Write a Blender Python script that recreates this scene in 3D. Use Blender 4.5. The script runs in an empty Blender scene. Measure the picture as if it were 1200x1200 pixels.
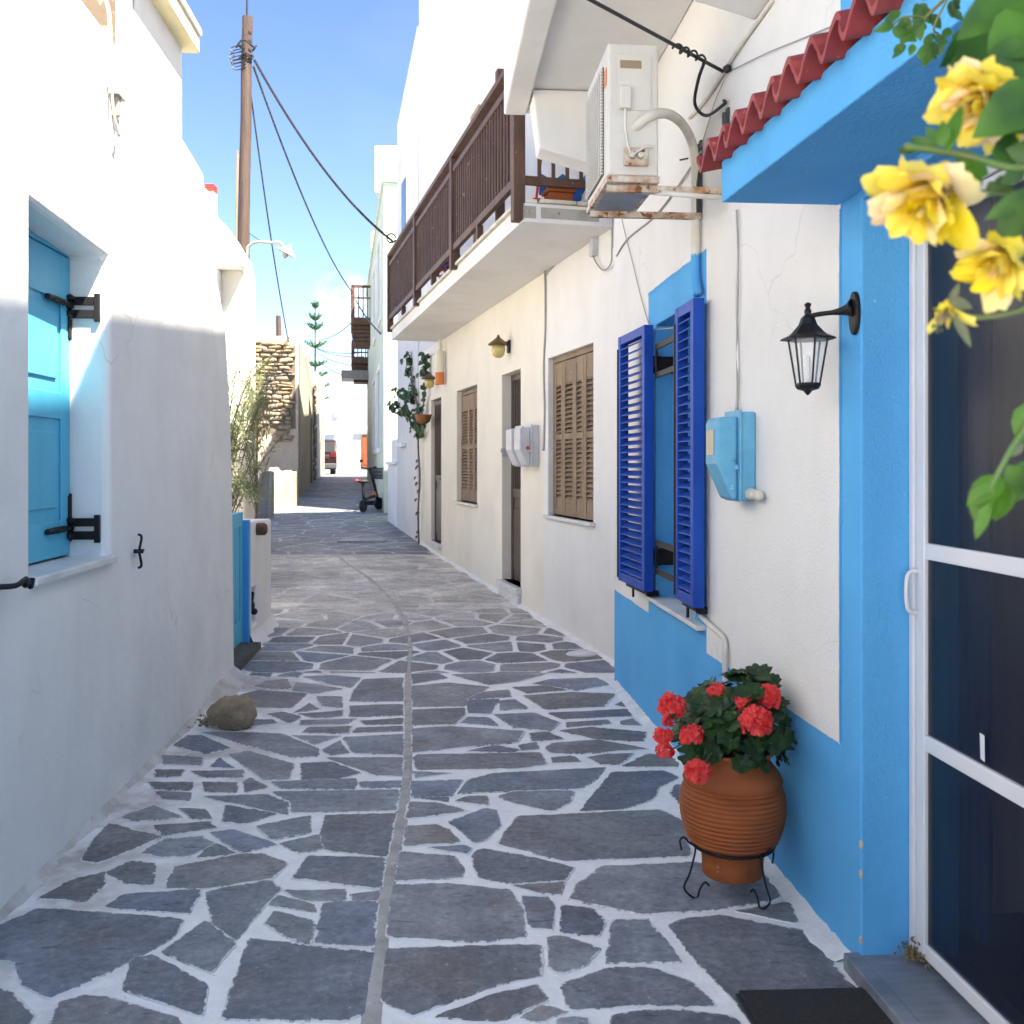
import bpy, bmesh, math, random
from mathutils import Vector, Matrix
random.seed(7)
R = math.radians
scene = bpy.context.scene
COL = scene.collection
F, CX, HY, CAMZ = 1150.0, 600.0, 543.0, 1.6     # focal length and horizon of the photograph, in its pixels

# ------------------------------------------------------------------ frames
class Frame:
    """s runs along the wall away from the viewer, t across it, z up"""
    def __init__(self, ox, m, oy=0.0):
        self.o = Vector((ox, oy, 0)); l = math.hypot(1, m)
        self.a = Vector((-m/l, 1/l, 0)); self.n = Vector((-1/l, -m/l, 0))
        self.ang = math.atan2(self.a.y, self.a.x)
    def w(self, p): return self.o + self.a*p[0] + self.n*p[1] + Vector((0, 0, p[2]))
    def on(self, px, py, t=0.0):
        """(s, z) where the sight line through a photo point meets the wall plane t"""
        u = (px-CX)/F
        s = (self.o.x + t*self.n.x - u*(self.o.y + t*self.n.y))/(u*self.a.y - self.a.x)
        D = self.o.y + s*self.a.y + t*self.n.y
        return s, CAMZ + (HY-py)/F*D
    def s(self, px, t=0.0): return self.on(px, 0, t)[0]
    def z(self, px, py, t=0.0): return self.on(px, py, t)[1]
class World:
    o = Vector((0, 0, 0)); ang = 0.0
    def w(self, p): return Vector(p)
W = World()
A = Frame(1.354, .083); B = Frame(2.847, .261); L = Frame(-1.568, .0686)
def P(px, py, D): return Vector(((px-CX)/F*D, D, CAMZ + (HY-py)/F*D))
GZ = [(-50, 0), (7.6, 0), (15, .16), (24, .47), (28, .58), (40, 1.02), (48, 1.08), (400, 1.08)]
def g(y):
    for (a, za), (b, zb) in zip(GZ, GZ[1:]):
        if y <= b: return za + (zb-za)*(y-a)/(b-a)
    return GZ[-1][1]
def G(px, py):
    """photo point -> point on the ground"""
    lo, hi = .5, 60.0
    for _ in range(50):
        m = (lo+hi)/2
        if CAMZ + (HY-py)/F*m > g(m): lo = m
        else: hi = m
    return Vector(((px-CX)/F*lo, lo, g(lo)))

# ------------------------------------------------------------------ mesh builder
class MB:
    def __init__(self, fr=W): self.v = []; self.f = []; self.mi = []; self.fr = fr; self.m = 0; self.M = None
    def add(self, vs, fs):
        n = len(self.v)
        for p in vs:
            p = Vector(p); self.v.append(self.M @ p if self.M else p)
        for f in fs: self.f.append([n+i for i in f]); self.mi.append(self.m)
    def box(self, x0, x1, y0, y1, z0, z1):
        self.add([(x, y, z) for z in (z0, z1) for y in (y0, y1) for x in (x0, x1)],
                 [(0,2,3,1), (4,5,7,6), (0,1,5,4), (2,6,7,3), (0,4,6,2), (1,3,7,5)])
    def quad(self, *ps): self.add(ps, [tuple(range(len(ps)))])
    def prism(self, poly, t0, t1, axis='t'):
        """outline in (s,z) pushed along t, or in (s,t) pushed along z"""
        k = len(poly)
        mk = (lambda p, q: (p[0], q, p[1])) if axis == 't' else ((lambda p, q: (p[0], p[1], q)) if axis == 'z' else (lambda p, q: (q, p[0], p[1])))
        self.add([mk(p, t0) for p in poly] + [mk(p, t1) for p in poly],
                 [tuple(range(k)), tuple(range(2*k-1, k-1, -1))] + [(i, (i+1) % k, k+(i+1) % k, k+i) for i in range(k)])
    def tube(self, pts, r, n=8, cap=True):
        pts = [Vector(p) for p in pts]
        rs = r if isinstance(r, (list, tuple)) else [r]*len(pts)
        vs = []; up = None
        for i, p in enumerate(pts):
            d = (pts[min(i+1, len(pts)-1)] - pts[max(i-1, 0)])
            d = d.normalized() if d.length > 1e-9 else Vector((0, 0, 1))
            if up is None: up = Vector((0, 0, 1)) if abs(d.z) < .9 else Vector((1, 0, 0))
            x = d.cross(up); x = x.normalized() if x.length > 1e-6 else d.orthogonal().normalized()
            y = x.cross(d).normalized(); up = y
            for k in range(n):
                a = 2*math.pi*k/n; vs.append(p + (x*math.cos(a) + y*math.sin(a))*rs[i])
        fs = [(i*n+k, i*n+(k+1) % n, (i+1)*n+(k+1) % n, (i+1)*n+k) for i in range(len(pts)-1) for k in range(n)]
        if cap: fs += [tuple(range(n-1, -1, -1)), tuple((len(pts)-1)*n+k for k in range(n))]
        self.add(vs, fs)
    def lathe(self, prof, c=(0, 0, 0), n=24, cap=True):
        vs = [(c[0]+r*math.cos(2*math.pi*k/n), c[1]+r*math.sin(2*math.pi*k/n), c[2]+z) for r, z in prof for k in range(n)]
        fs = [(i*n+k, i*n+(k+1) % n, (i+1)*n+(k+1) % n, (i+1)*n+k) for i in range(len(prof)-1) for k in range(n)]
        if cap: fs += [tuple(range(n-1, -1, -1)), tuple((len(prof)-1)*n+k for k in range(n))]
        self.add(vs, fs)
    def ball(self, c, r, sub=1, jit=0.0):
        bm = bmesh.new(); bmesh.ops.create_icosphere(bm, subdivisions=sub, radius=1)
        rr = r if isinstance(r, (list, tuple)) else (r, r, r)
        vs = [(c[0]+v.co.x*rr[0]*(1+random.uniform(-jit, jit)), c[1]+v.co.y*rr[1]*(1+random.uniform(-jit, jit)), c[2]+v.co.z*rr[2]*(1+random.uniform(-jit, jit))) for v in bm.verts]
        self.add(vs, [tuple(v.index for v in f.verts) for f in bm.faces]); bm.free()
    def build(self, name, mats, parent=None, smooth=False, bevel=0, base=None, seg=2, merge=False, angle=None):
        if parent is not None: base = parent['_b']
        elif base is None: base = (0, 0, 0)
        base = Vector(base)
        me = bpy.data.meshes.new(name)
        me.from_pydata([p-base for p in self.v], [], self.f)
        for mt in (mats if isinstance(mats, (list, tuple)) else [mats]): me.materials.append(mt)
        me.polygons.foreach_set('material_index', self.mi)
        bm = bmesh.new(); bm.from_mesh(me)
        if merge: bmesh.ops.remove_doubles(bm, verts=bm.verts, dist=1e-5)
        if merge != 'keep': bmesh.ops.recalc_face_normals(bm, faces=bm.faces)
        bm.to_mesh(me); bm.free()
        if smooth: me.polygons.foreach_set('use_smooth', [True]*len(me.polygons))
        if angle: me.set_sharp_from_angle(angle=R(angle))
        me.update()
        o = bpy.data.objects.new(name, me); COL.objects.link(o)
        if parent is not None:
            o.parent = parent
        else:
            o.location = self.fr.w(base); o.rotation_euler = (0, 0, self.fr.ang)
        o['_b'] = list(base)
        if bevel:
            b = o.modifiers.new('Bevel', 'BEVEL'); b.width = bevel; b.segments = seg; b.limit_method = 'ANGLE'; b.angle_limit = R(35)
        return o
def tag(o, label=None, cat=None, group=None, kind=None):
    if label: o['label'] = label
    if cat: o['category'] = cat
    if group: o['group'] = group
    if kind: o['kind'] = kind
    return o
def thing(name, label, cat, fr=W, base=(0, 0, 0), group=None):
    o = bpy.data.objects.new(name, None); COL.objects.link(o); o.empty_display_size = .1
    o.location = fr.w(base); o.rotation_euler = (0, 0, fr.ang); o['_b'] = list(base)
    return tag(o, label, cat, group)
def copy_tree(o, parent=None):
    c = o.copy(); COL.objects.link(c); c.parent = parent
    for ch in list(o.children): copy_tree(ch, c)
    return c
def smoothpath(pts, n=8):
    pts = [Vector(p) for p in pts]; out = []
    q = [pts[0]] + pts + [pts[-1]]
    for i in range(1, len(q)-2):
        for k in range(n):
            t = k/n; a, b, c, d = q[i-1], q[i], q[i+1], q[i+2]
            out.append(.5*((2*b) + (c-a)*t + (2*a-5*b+4*c-d)*t*t + (3*b-a-3*c+d)*t**3))
    return out + [pts[-1]]

# ------------------------------------------------------------------ materials
def nodes(name):
    m = bpy.data.materials.new(name); m.use_nodes = True
    nt = m.node_tree; return m, nt, nt.nodes['Principled BSDF']
def N(nt, t, **k):
    n = nt.nodes.new(t)
    for a, b in k.items():
        if a == 'i':
            for q, v in b.items(): n.inputs[q].default_value = v
        else: setattr(n, a, b)
    return n
def c4(c): return (c[0], c[1], c[2], 1)
def mixc(nt, fac, a, b, mode='MIX'):
    n = N(nt, 'ShaderNodeMix', data_type='RGBA', blend_type=mode)
    if isinstance(fac, (int, float)): n.inputs[0].default_value = fac
    else: nt.links.new(fac, n.inputs[0])
    for i, x in ((6, a), (7, b)):
        if isinstance(x, (tuple, list)): n.inputs[i].default_value = c4(x)
        else: nt.links.new(x, n.inputs[i])
    return n.outputs[2]
def noise(nt, vec, scale, detail=4, rough=.55, lo=.35, hi=.65, stretch=None):
    if stretch:
        mp = N(nt, 'ShaderNodeMapping'); mp.inputs['Scale'].default_value = stretch; nt.links.new(vec, mp.inputs[0]); vec = mp.outputs[0]
    n = N(nt, 'ShaderNodeTexNoise', i={'Scale': scale, 'Detail': min(detail, 4), 'Roughness': rough}); nt.links.new(vec, n.inputs['Vector'])
    r = N(nt, 'ShaderNodeMapRange', i={1: lo, 2: hi}); nt.links.new(n.outputs['Fac'], r.inputs[0])
    return r.outputs[0], n.outputs['Fac']
def bump(nt, p, h, strength, dist, prev=None):
    b = N(nt, 'ShaderNodeBump', i={'Strength': strength, 'Distance': dist}); nt.links.new(h, b.inputs['Height'])
    if prev: nt.links.new(prev, b.inputs['Normal'])
    nt.links.new(b.outputs[0], p.inputs['Normal']); return b.outputs[0]
def mat(name, col, rough=.6, var=None, vs=4, stretch=None, bs=None, bstr=.3, bd=.004, metal=0, spots=None, spot_s=20, spot_t=.68, spec=.5, big=None, bigs=1.2):
    """col + soft blotches of var + small sharp spots; bs = bump scale"""
    m, nt, p = nodes(name); tc = N(nt, 'ShaderNodeTexCoord').outputs['Object']
    p.inputs['Roughness'].default_value = rough; p.inputs['Metallic'].default_value = metal
    p.inputs['Specular IOR Level'].default_value = spec
    c = tuple(col)
    if big: f, _ = noise(nt, tc, bigs, 3, .6, .4, .7); c = mixc(nt, f, c, big)
    if var: f, _ = noise(nt, tc, vs, 6, .6, .38, .68, stretch); c = mixc(nt, f, c, var)
    if spots:
        f, _ = noise(nt, tc, spot_s, 5, .6, spot_t, spot_t+.05); c = mixc(nt, f, c, spots)
    if isinstance(c, tuple): p.inputs['Base Color'].default_value = c4(c)
    else: nt.links.new(c, p.inputs['Base Color'])
    prev = None
    if bs:
        _, h = noise(nt, tc, bs, 5, .6, 0, 1, stretch); prev = bump(nt, p, h, bstr, bd)
    m['bumpout'] = 0
    return m
def stucco(name, col, fine=55, fs=.35, coarse=3.5, cs=.5, var=None, spots=None, rough=.85, spot_t=.7, spot_s=14, spec=.25, cracks=0):
    m, nt, p = nodes(name); tc = N(nt, 'ShaderNodeTexCoord').outputs['Object']
    p.inputs['Roughness'].default_value = rough; p.inputs['Specular IOR Level'].default_value = spec
    c = tuple(col)
    if var: f, _ = noise(nt, tc, 1.5, 4, .6, .42, .75, (1, 1, .8)); c = mixc(nt, f, c, var)
    if spots: f, _ = noise(nt, tc, spot_s, 6, .7, spot_t, spot_t+.06); c = mixc(nt, f, c, spots)
    if cracks:
        nv = N(nt, 'ShaderNodeTexNoise', i={'Scale': 2.5, 'Detail': 3}); nt.links.new(tc, nv.inputs['Vector'])
        va = N(nt, 'ShaderNodeVectorMath', operation='MULTIPLY_ADD'); nt.links.new(nv.outputs['Color'], va.inputs[0]); va.inputs[1].default_value = (.5, .5, .5); nt.links.new(tc, va.inputs[2])
        vo = N(nt, 'ShaderNodeTexVoronoi', feature='DISTANCE_TO_EDGE', i={'Scale': .8}); nt.links.new(va.outputs[0], vo.inputs['Vector'])
        r1 = N(nt, 'ShaderNodeMapRange', i={1: .0045, 2: .001, 3: 0, 4: cracks}); nt.links.new(vo.outputs['Distance'], r1.inputs[0])
        fm, _ = noise(nt, tc, 1.1, 3, .6, .50, .60)
        mm = N(nt, 'ShaderNodeMath', operation='MULTIPLY'); nt.links.new(r1.outputs[0], mm.inputs[0]); nt.links.new(fm, mm.inputs[1])
        c = mixc(nt, mm.outputs[0], c, (.38, .36, .33))
    if isinstance(c, tuple): p.inputs['Base Color'].default_value = c4(c)
    else: nt.links.new(c, p.inputs['Base Color'])
    _, h = noise(nt, tc, coarse, 4, .5, 0, 1); b = bump(nt, p, h, cs, .03)
    _, h2 = noise(nt, tc, fine, 4, .6, 0, 1); bump(nt, p, h2, fs, .006, b)
    return m
WHITE = stucco('whitewashed plaster', (.82, .82, .81), 45, .35, 2.6, .75, (.72, .715, .70), (.5, .49, .47), spot_t=.74, cracks=.35)
WHITE_R = stucco('white roughcast plaster', (.80, .79, .765), 80, .85, 2.5, .25, (.73, .715, .68), (.55, .53, .5), spot_t=.72, cracks=.22)
CREAM_TINT = stucco('cream tinted plaster', (.80, .765, .67), 60, .2, 1.5, .2, (.72, .68, .60), (.55, .5, .44), spot_t=.78)
SOFFIT = stucco('soffit plaster', (.74, .73, .71), 40, .15, 1.5, .2, (.64, .62, .60))
BLUE = stucco('sky blue wall paint', (.095, .42, .78), 80, .7, 3, .3, (.075, .345, .69), (.24, .54, .82), spot_t=.68, spot_s=30, rough=.75, spec=.1)
GREENW = stucco('pale green plaster', (.60, .68, .56), 30, .2, 1, .2, (.5, .58, .48))
BEIGE = stucco('rough beige render', (.34, .25, .16), 30, .9, 6, .5, (.34, .27, .19), (.6, .5, .38), spot_t=.6)
COPING = mat('yellow painted coping', (.78, .70, .42), .7, (.7, .62, .38), 5, bs=20)
BLUEW = mat('pale blue wood paint', (.06, .47, .70), .5, (.045, .42, .64), 8, (1, 1, .2), bs=60, bstr=.15, bd=.002, spots=(.3, .5, .6), spot_t=.74)
DEEP = mat('deep blue gloss paint', spec=.25, col=(.0, .050, .33), rough=.5, var=(.0, .07, .42), vs=10, stretch=(1, 1, .3), bs=40, bstr=.12, bd=.002)
BLACKI = mat('black wrought iron', (.007, .007, .008), .55, (.013, .012, .012), 20, bs=50, bstr=.3, bd=.002, spec=.3)
MARBLE = mat('white marble sill', (.72, .72, .70), .4, (.55, .56, .57), 5, (1, 1, 4), bs=30, bstr=.1)
MARBLEG = mat('grey marble step', (.13, .155, .19), .3, (.27, .29, .32), 3, (3, .8, 3), bs=20, bstr=.1, spots=(.12, .12, .11), spot_t=.72)
BROWN = mat('weathered brown wood', (.065, .032, .020), .6, (.12, .058, .034), 9, (1, 1, .3), bs=40, bstr=.4, spots=(.30, .19, .11), spot_t=.66)
BROWNS = mat('faded brown shutter wood', (.26, .18, .11), .65, (.18, .12, .075), 7, (1, 1, .25), bs=40, bstr=.4, spots=(.42, .32, .22), spot_t=.64)
DOORB = mat('dark brown door paint', (.075, .05, .042), .45, (.10, .07, .055), 8, bs=30)
TERRA = mat('terracotta clay', (.33, .085, .018), .75, (.24, .06, .015), 5, bs=60, bstr=.25, bd=.003, spots=(.42, .16, .06), spot_t=.66)
TILE = mat('red roof tile', (.29, .03, .028), .6, (.20, .022, .02), 8, bs=50, bstr=.3, spots=(.42, .13, .09), spot_t=.62, big=(.38, .07, .045), bigs=4)
RUST = mat('rusty painted steel', (.62, .58, .50), .6, (.36, .15, .04), 12, bs=40, spots=(.20, .07, .02), spot_t=.56)
ACW = mat('aged white enamel', (.66, .64, .58), .45, (.58, .55, .48), 4, bs=20, bstr=.08, spots=(.45, .25, .1), spot_t=.76)
STEELG = mat('dull galvanised steel', (.30, .33, .36), .5, (.22, .23, .24), 7, bs=20, bstr=.1, metal=.3)
DARKG = mat('dark grille', (.05, .052, .055), .6)
PIPEW = mat('aged white pipe wrap', (.72, .69, .62), .6, (.62, .57, .48), 8, bs=40, bstr=.4)
CABLEG = mat('grey cable', (.35, .34, .33), .6); CABLEW = mat('painted white cable', (.72, .70, .66), .6); CABLEK = mat('black cable', (.015, .015, .018), .5)
ALU = mat('white aluminium', (.74, .75, .77), .35, (.68, .69, .72), 3)
MBLUE = mat('meter box blue paint', (.12, .42, .62), .5, (.08, .34, .55), 10, bs=30, bstr=.3, spots=(.3, .5, .6), spot_t=.7)
GREYP = mat('grey plastic box', (.58, .60, .64), .45, (.48, .5, .53), 6, bs=15, bstr=.1)
REDP = mat('red plastic', (.62, .03, .03), .4); ORANGE = mat('orange paint', (.70, .20, .05), .5)
POLEW = mat('creosoted pole wood', (.05, .032, .026), .85, (.085, .058, .047), 5, (4, 4, .25), bs=14, bstr=.8, bd=.02)
LAMPG = mat('galvanised lamp metal', (.22, .22, .21), .5, (.3, .28, .25), 6)
RUBBER = mat('black rubber', (.015, .015, .016), .7); MATK = mat('black bristle door mat', (.018, .018, .02), .95, (.035, .034, .036), 120, bs=260, bstr=1, bd=.006)
ROCK = mat('brown field stone', (.33, .24, .15), .8, (.22, .16, .105), 9, bs=16, bstr=.9, bd=.02, spots=(.36, .29, .2), spot_t=.6)
PLASTB = mat('weathered grey plaster', (.26, .25, .23), .9, (.12, .115, .11), 1.8, (1, 1, .35), bs=6, bstr=.7, bd=.03, spots=(.5, .47, .42), spot_t=.6)
RUINP = mat('old lime render', (.46, .39, .31), .9, (.33, .27, .21), 1.1, (1, 1, .5), bs=5, bstr=.8, bd=.04, spots=(.20, .17, .14), spot_t=.62)
RUINC = mat('pale crumbling render', (.46, .41, .33), .9, (.26, .22, .17), 2.2, bs=5, bstr=.6, bd=.04)
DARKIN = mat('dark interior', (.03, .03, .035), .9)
CURTAIN = mat('blue curtain cloth', (.02, .13, .50), .85, (.012, .08, .36), 3, (6, 6, .2))
BARK = mat('grey bark', (.16, .13, .10), .9, (.09, .07, .055), 14, bs=20, bstr=.6)
WICKER = mat('wicker', (.42, .16, .06), .7, (.25, .09, .03), 40, bs=90, bstr=.8)
CARP = mat('dark maroon car paint', (.014, .006, .006), .25); RUBY = mat('red lamp lens', (.10, .005, .008), .3)
CAULK = mat('expanding foam', (.70, .68, .60), .9, (.55, .52, .45), 20, bs=35, bstr=1, bd=.01)
PAINTDROP = mat('bare plaster chip', (.50, .42, .34), .9)
def glass_mat(name, tint=(.9, .95, .95), a=.25):
    m, nt, p = nodes(name); p.inputs['Base Color'].default_value = c4(tint); p.inputs['Roughness'].default_value = .05
    p.inputs['Alpha'].default_value = a; return m
GLASS = glass_mat('lantern glass'); 
PANE = mat('dark window glass', (.03, .04, .05), .08)
def screen_mat():
    m, nt, p = nodes('insect screen'); tc = N(nt, 'ShaderNodeTexCoord').outputs['Object']
    p.inputs['Base Color'].default_value = (.010, .014, .032, 1); p.inputs['Roughness'].default_value = .35
    w, _ = noise(nt, tc, 3, 3, .5, .3, .7, (2, 2, .3))
    r = N(nt, 'ShaderNodeMapRange', i={3: .50, 4: .62}); nt.links.new(w, r.inputs[0]); nt.links.new(r.outputs[0], p.inputs['Alpha'])
    return m
SCREEN = screen_mat()
def leafm(name, c, c2, trans=.35, rough=.45, vs=30):
    m, nt, p = nodes(name); tc = N(nt, 'ShaderNodeTexCoord').outputs['Object']
    f, _ = noise(nt, tc, vs, 2, .5, .35, .65); col = mixc(nt, f, c, c2)
    nt.links.new(col, p.inputs['Base Color']); p.inputs['Roughness'].default_value = rough
    t = N(nt, 'ShaderNodeBsdfTranslucent'); nt.links.new(col, t.inputs[0])
    mx = N(nt, 'ShaderNodeMixShader'); mx.inputs[0].default_value = trans
    out = nt.nodes['Material Output']; nt.links.new(p.outputs[0], mx.inputs[1]); nt.links.new(t.outputs[0], mx.inputs[2]); nt.links.new(mx.outputs[0], out.inputs[0])
    return m
LEAFG = leafm('geranium leaf', (.022, .075, .012), (.012, .038, .010), .25, vs=18)
LEAFR = leafm('rose leaf', (.015, .065, .006), (.07, .20, .01), .35, vs=14)
LEAFO = leafm('olive leaf', (.10, .15, .06), (.26, .30, .18), .25, vs=8)
LEAFY = leafm('yellowing leaf', (.17, .18, .09), (.12, .14, .07), .3, vs=8)
LEAFI = leafm('ivy leaf', (.02, .06, .015), (.04, .10, .03), .2, vs=10)
NEEDLE = leafm('norfolk pine needles', (.03, .09, .035), (.05, .13, .05), .2, vs=3)
STEM = leafm('green stem', (.10, .19, .04), (.16, .16, .05), .1, vs=20)
PETY = leafm('yellow rose petal', (.92, .68, .02), (.93, .76, .16), .35, .55, vs=16)
PETP = leafm('pale rose petal', (.92, .78, .30), (.92, .66, .42), .35, .55, vs=16)
PETR = leafm('coral geranium petal', (.86, .03, .03), (.88, .11, .10), .3, .6, vs=60)
EXPO = 2.6
# ================================================================== ground
def clip(poly, a, b, c):
    """keep the side a*x+b*y<=c"""
    out = []
    for i, p in enumerate(poly):
        q = poly[(i+1) % len(poly)]; dp = a*p[0]+b*p[1]-c; dq = a*q[0]+b*q[1]-c
        if dp <= 0: out.append(p)
        if (dp < 0 < dq) or (dq < 0 < dp):
            t = dp/(dp-dq); out.append((p[0]+(q[0]-p[0])*t, p[1]+(q[1]-p[1])*t))
    return out
def area(p): return abs(sum(p[i][0]*p[(i+1) % len(p)][1]-p[(i+1) % len(p)][0]*p[i][1] for i in range(len(p))))/2
def grow(pl, d):
    sg = sum(pl[i][0]*pl[(i+1) % len(pl)][1]-pl[(i+1) % len(pl)][0]*pl[i][1] for i in range(len(pl)))
    sg = 1 if sg > 0 else -1; out = []
    for i in range(len(pl)):
        a, b, c = Vector(pl[i-1]), Vector(pl[i]), Vector(pl[(i+1) % len(pl)])
        e1, e2 = (b-a).normalized(), (c-b).normalized()
        n = (Vector((e1.y, -e1.x))+Vector((e2.y, -e2.x)))*sg
        if n.length < .3: n = n.normalized()*.3 if n.length > 1e-6 else Vector((0, 0))
        out.append(b+n*(2*d/max(n.length_squared, .7)))
    return out
def stone_outline(poly, step=.035, jit=.004):
    # round the corners once, then walk the edge with small irregular steps
    q = []
    for i in range(len(poly)):
        a, b, c = Vector(poly[i-1]), Vector(poly[i]), Vector(poly[(i+1) % len(poly)])
        k1 = min(.16, .024/max((a-b).length, 1e-4)); k2 = min(.16, .024/max((c-b).length, 1e-4))
        q.append(b.lerp(a, k1)); q.append(b*.6 + b.lerp(a, k1)*.2 + b.lerp(c, k2)*.2); q.append(b.lerp(c, k2))
    out = []
    for i in range(len(q)):
        a, b = q[i], q[(i+1) % len(q)]; n = max(1, int((b-a).length/step))
        for k in range(n): out.append(a.lerp(b, k/n) + Vector((random.uniform(-jit, jit), random.uniform(-jit, jit))))
    return out
C7, C8, C9 = (0, 760, 2.727), (400, 780, 2.667), (640, 960, 4.0)
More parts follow.
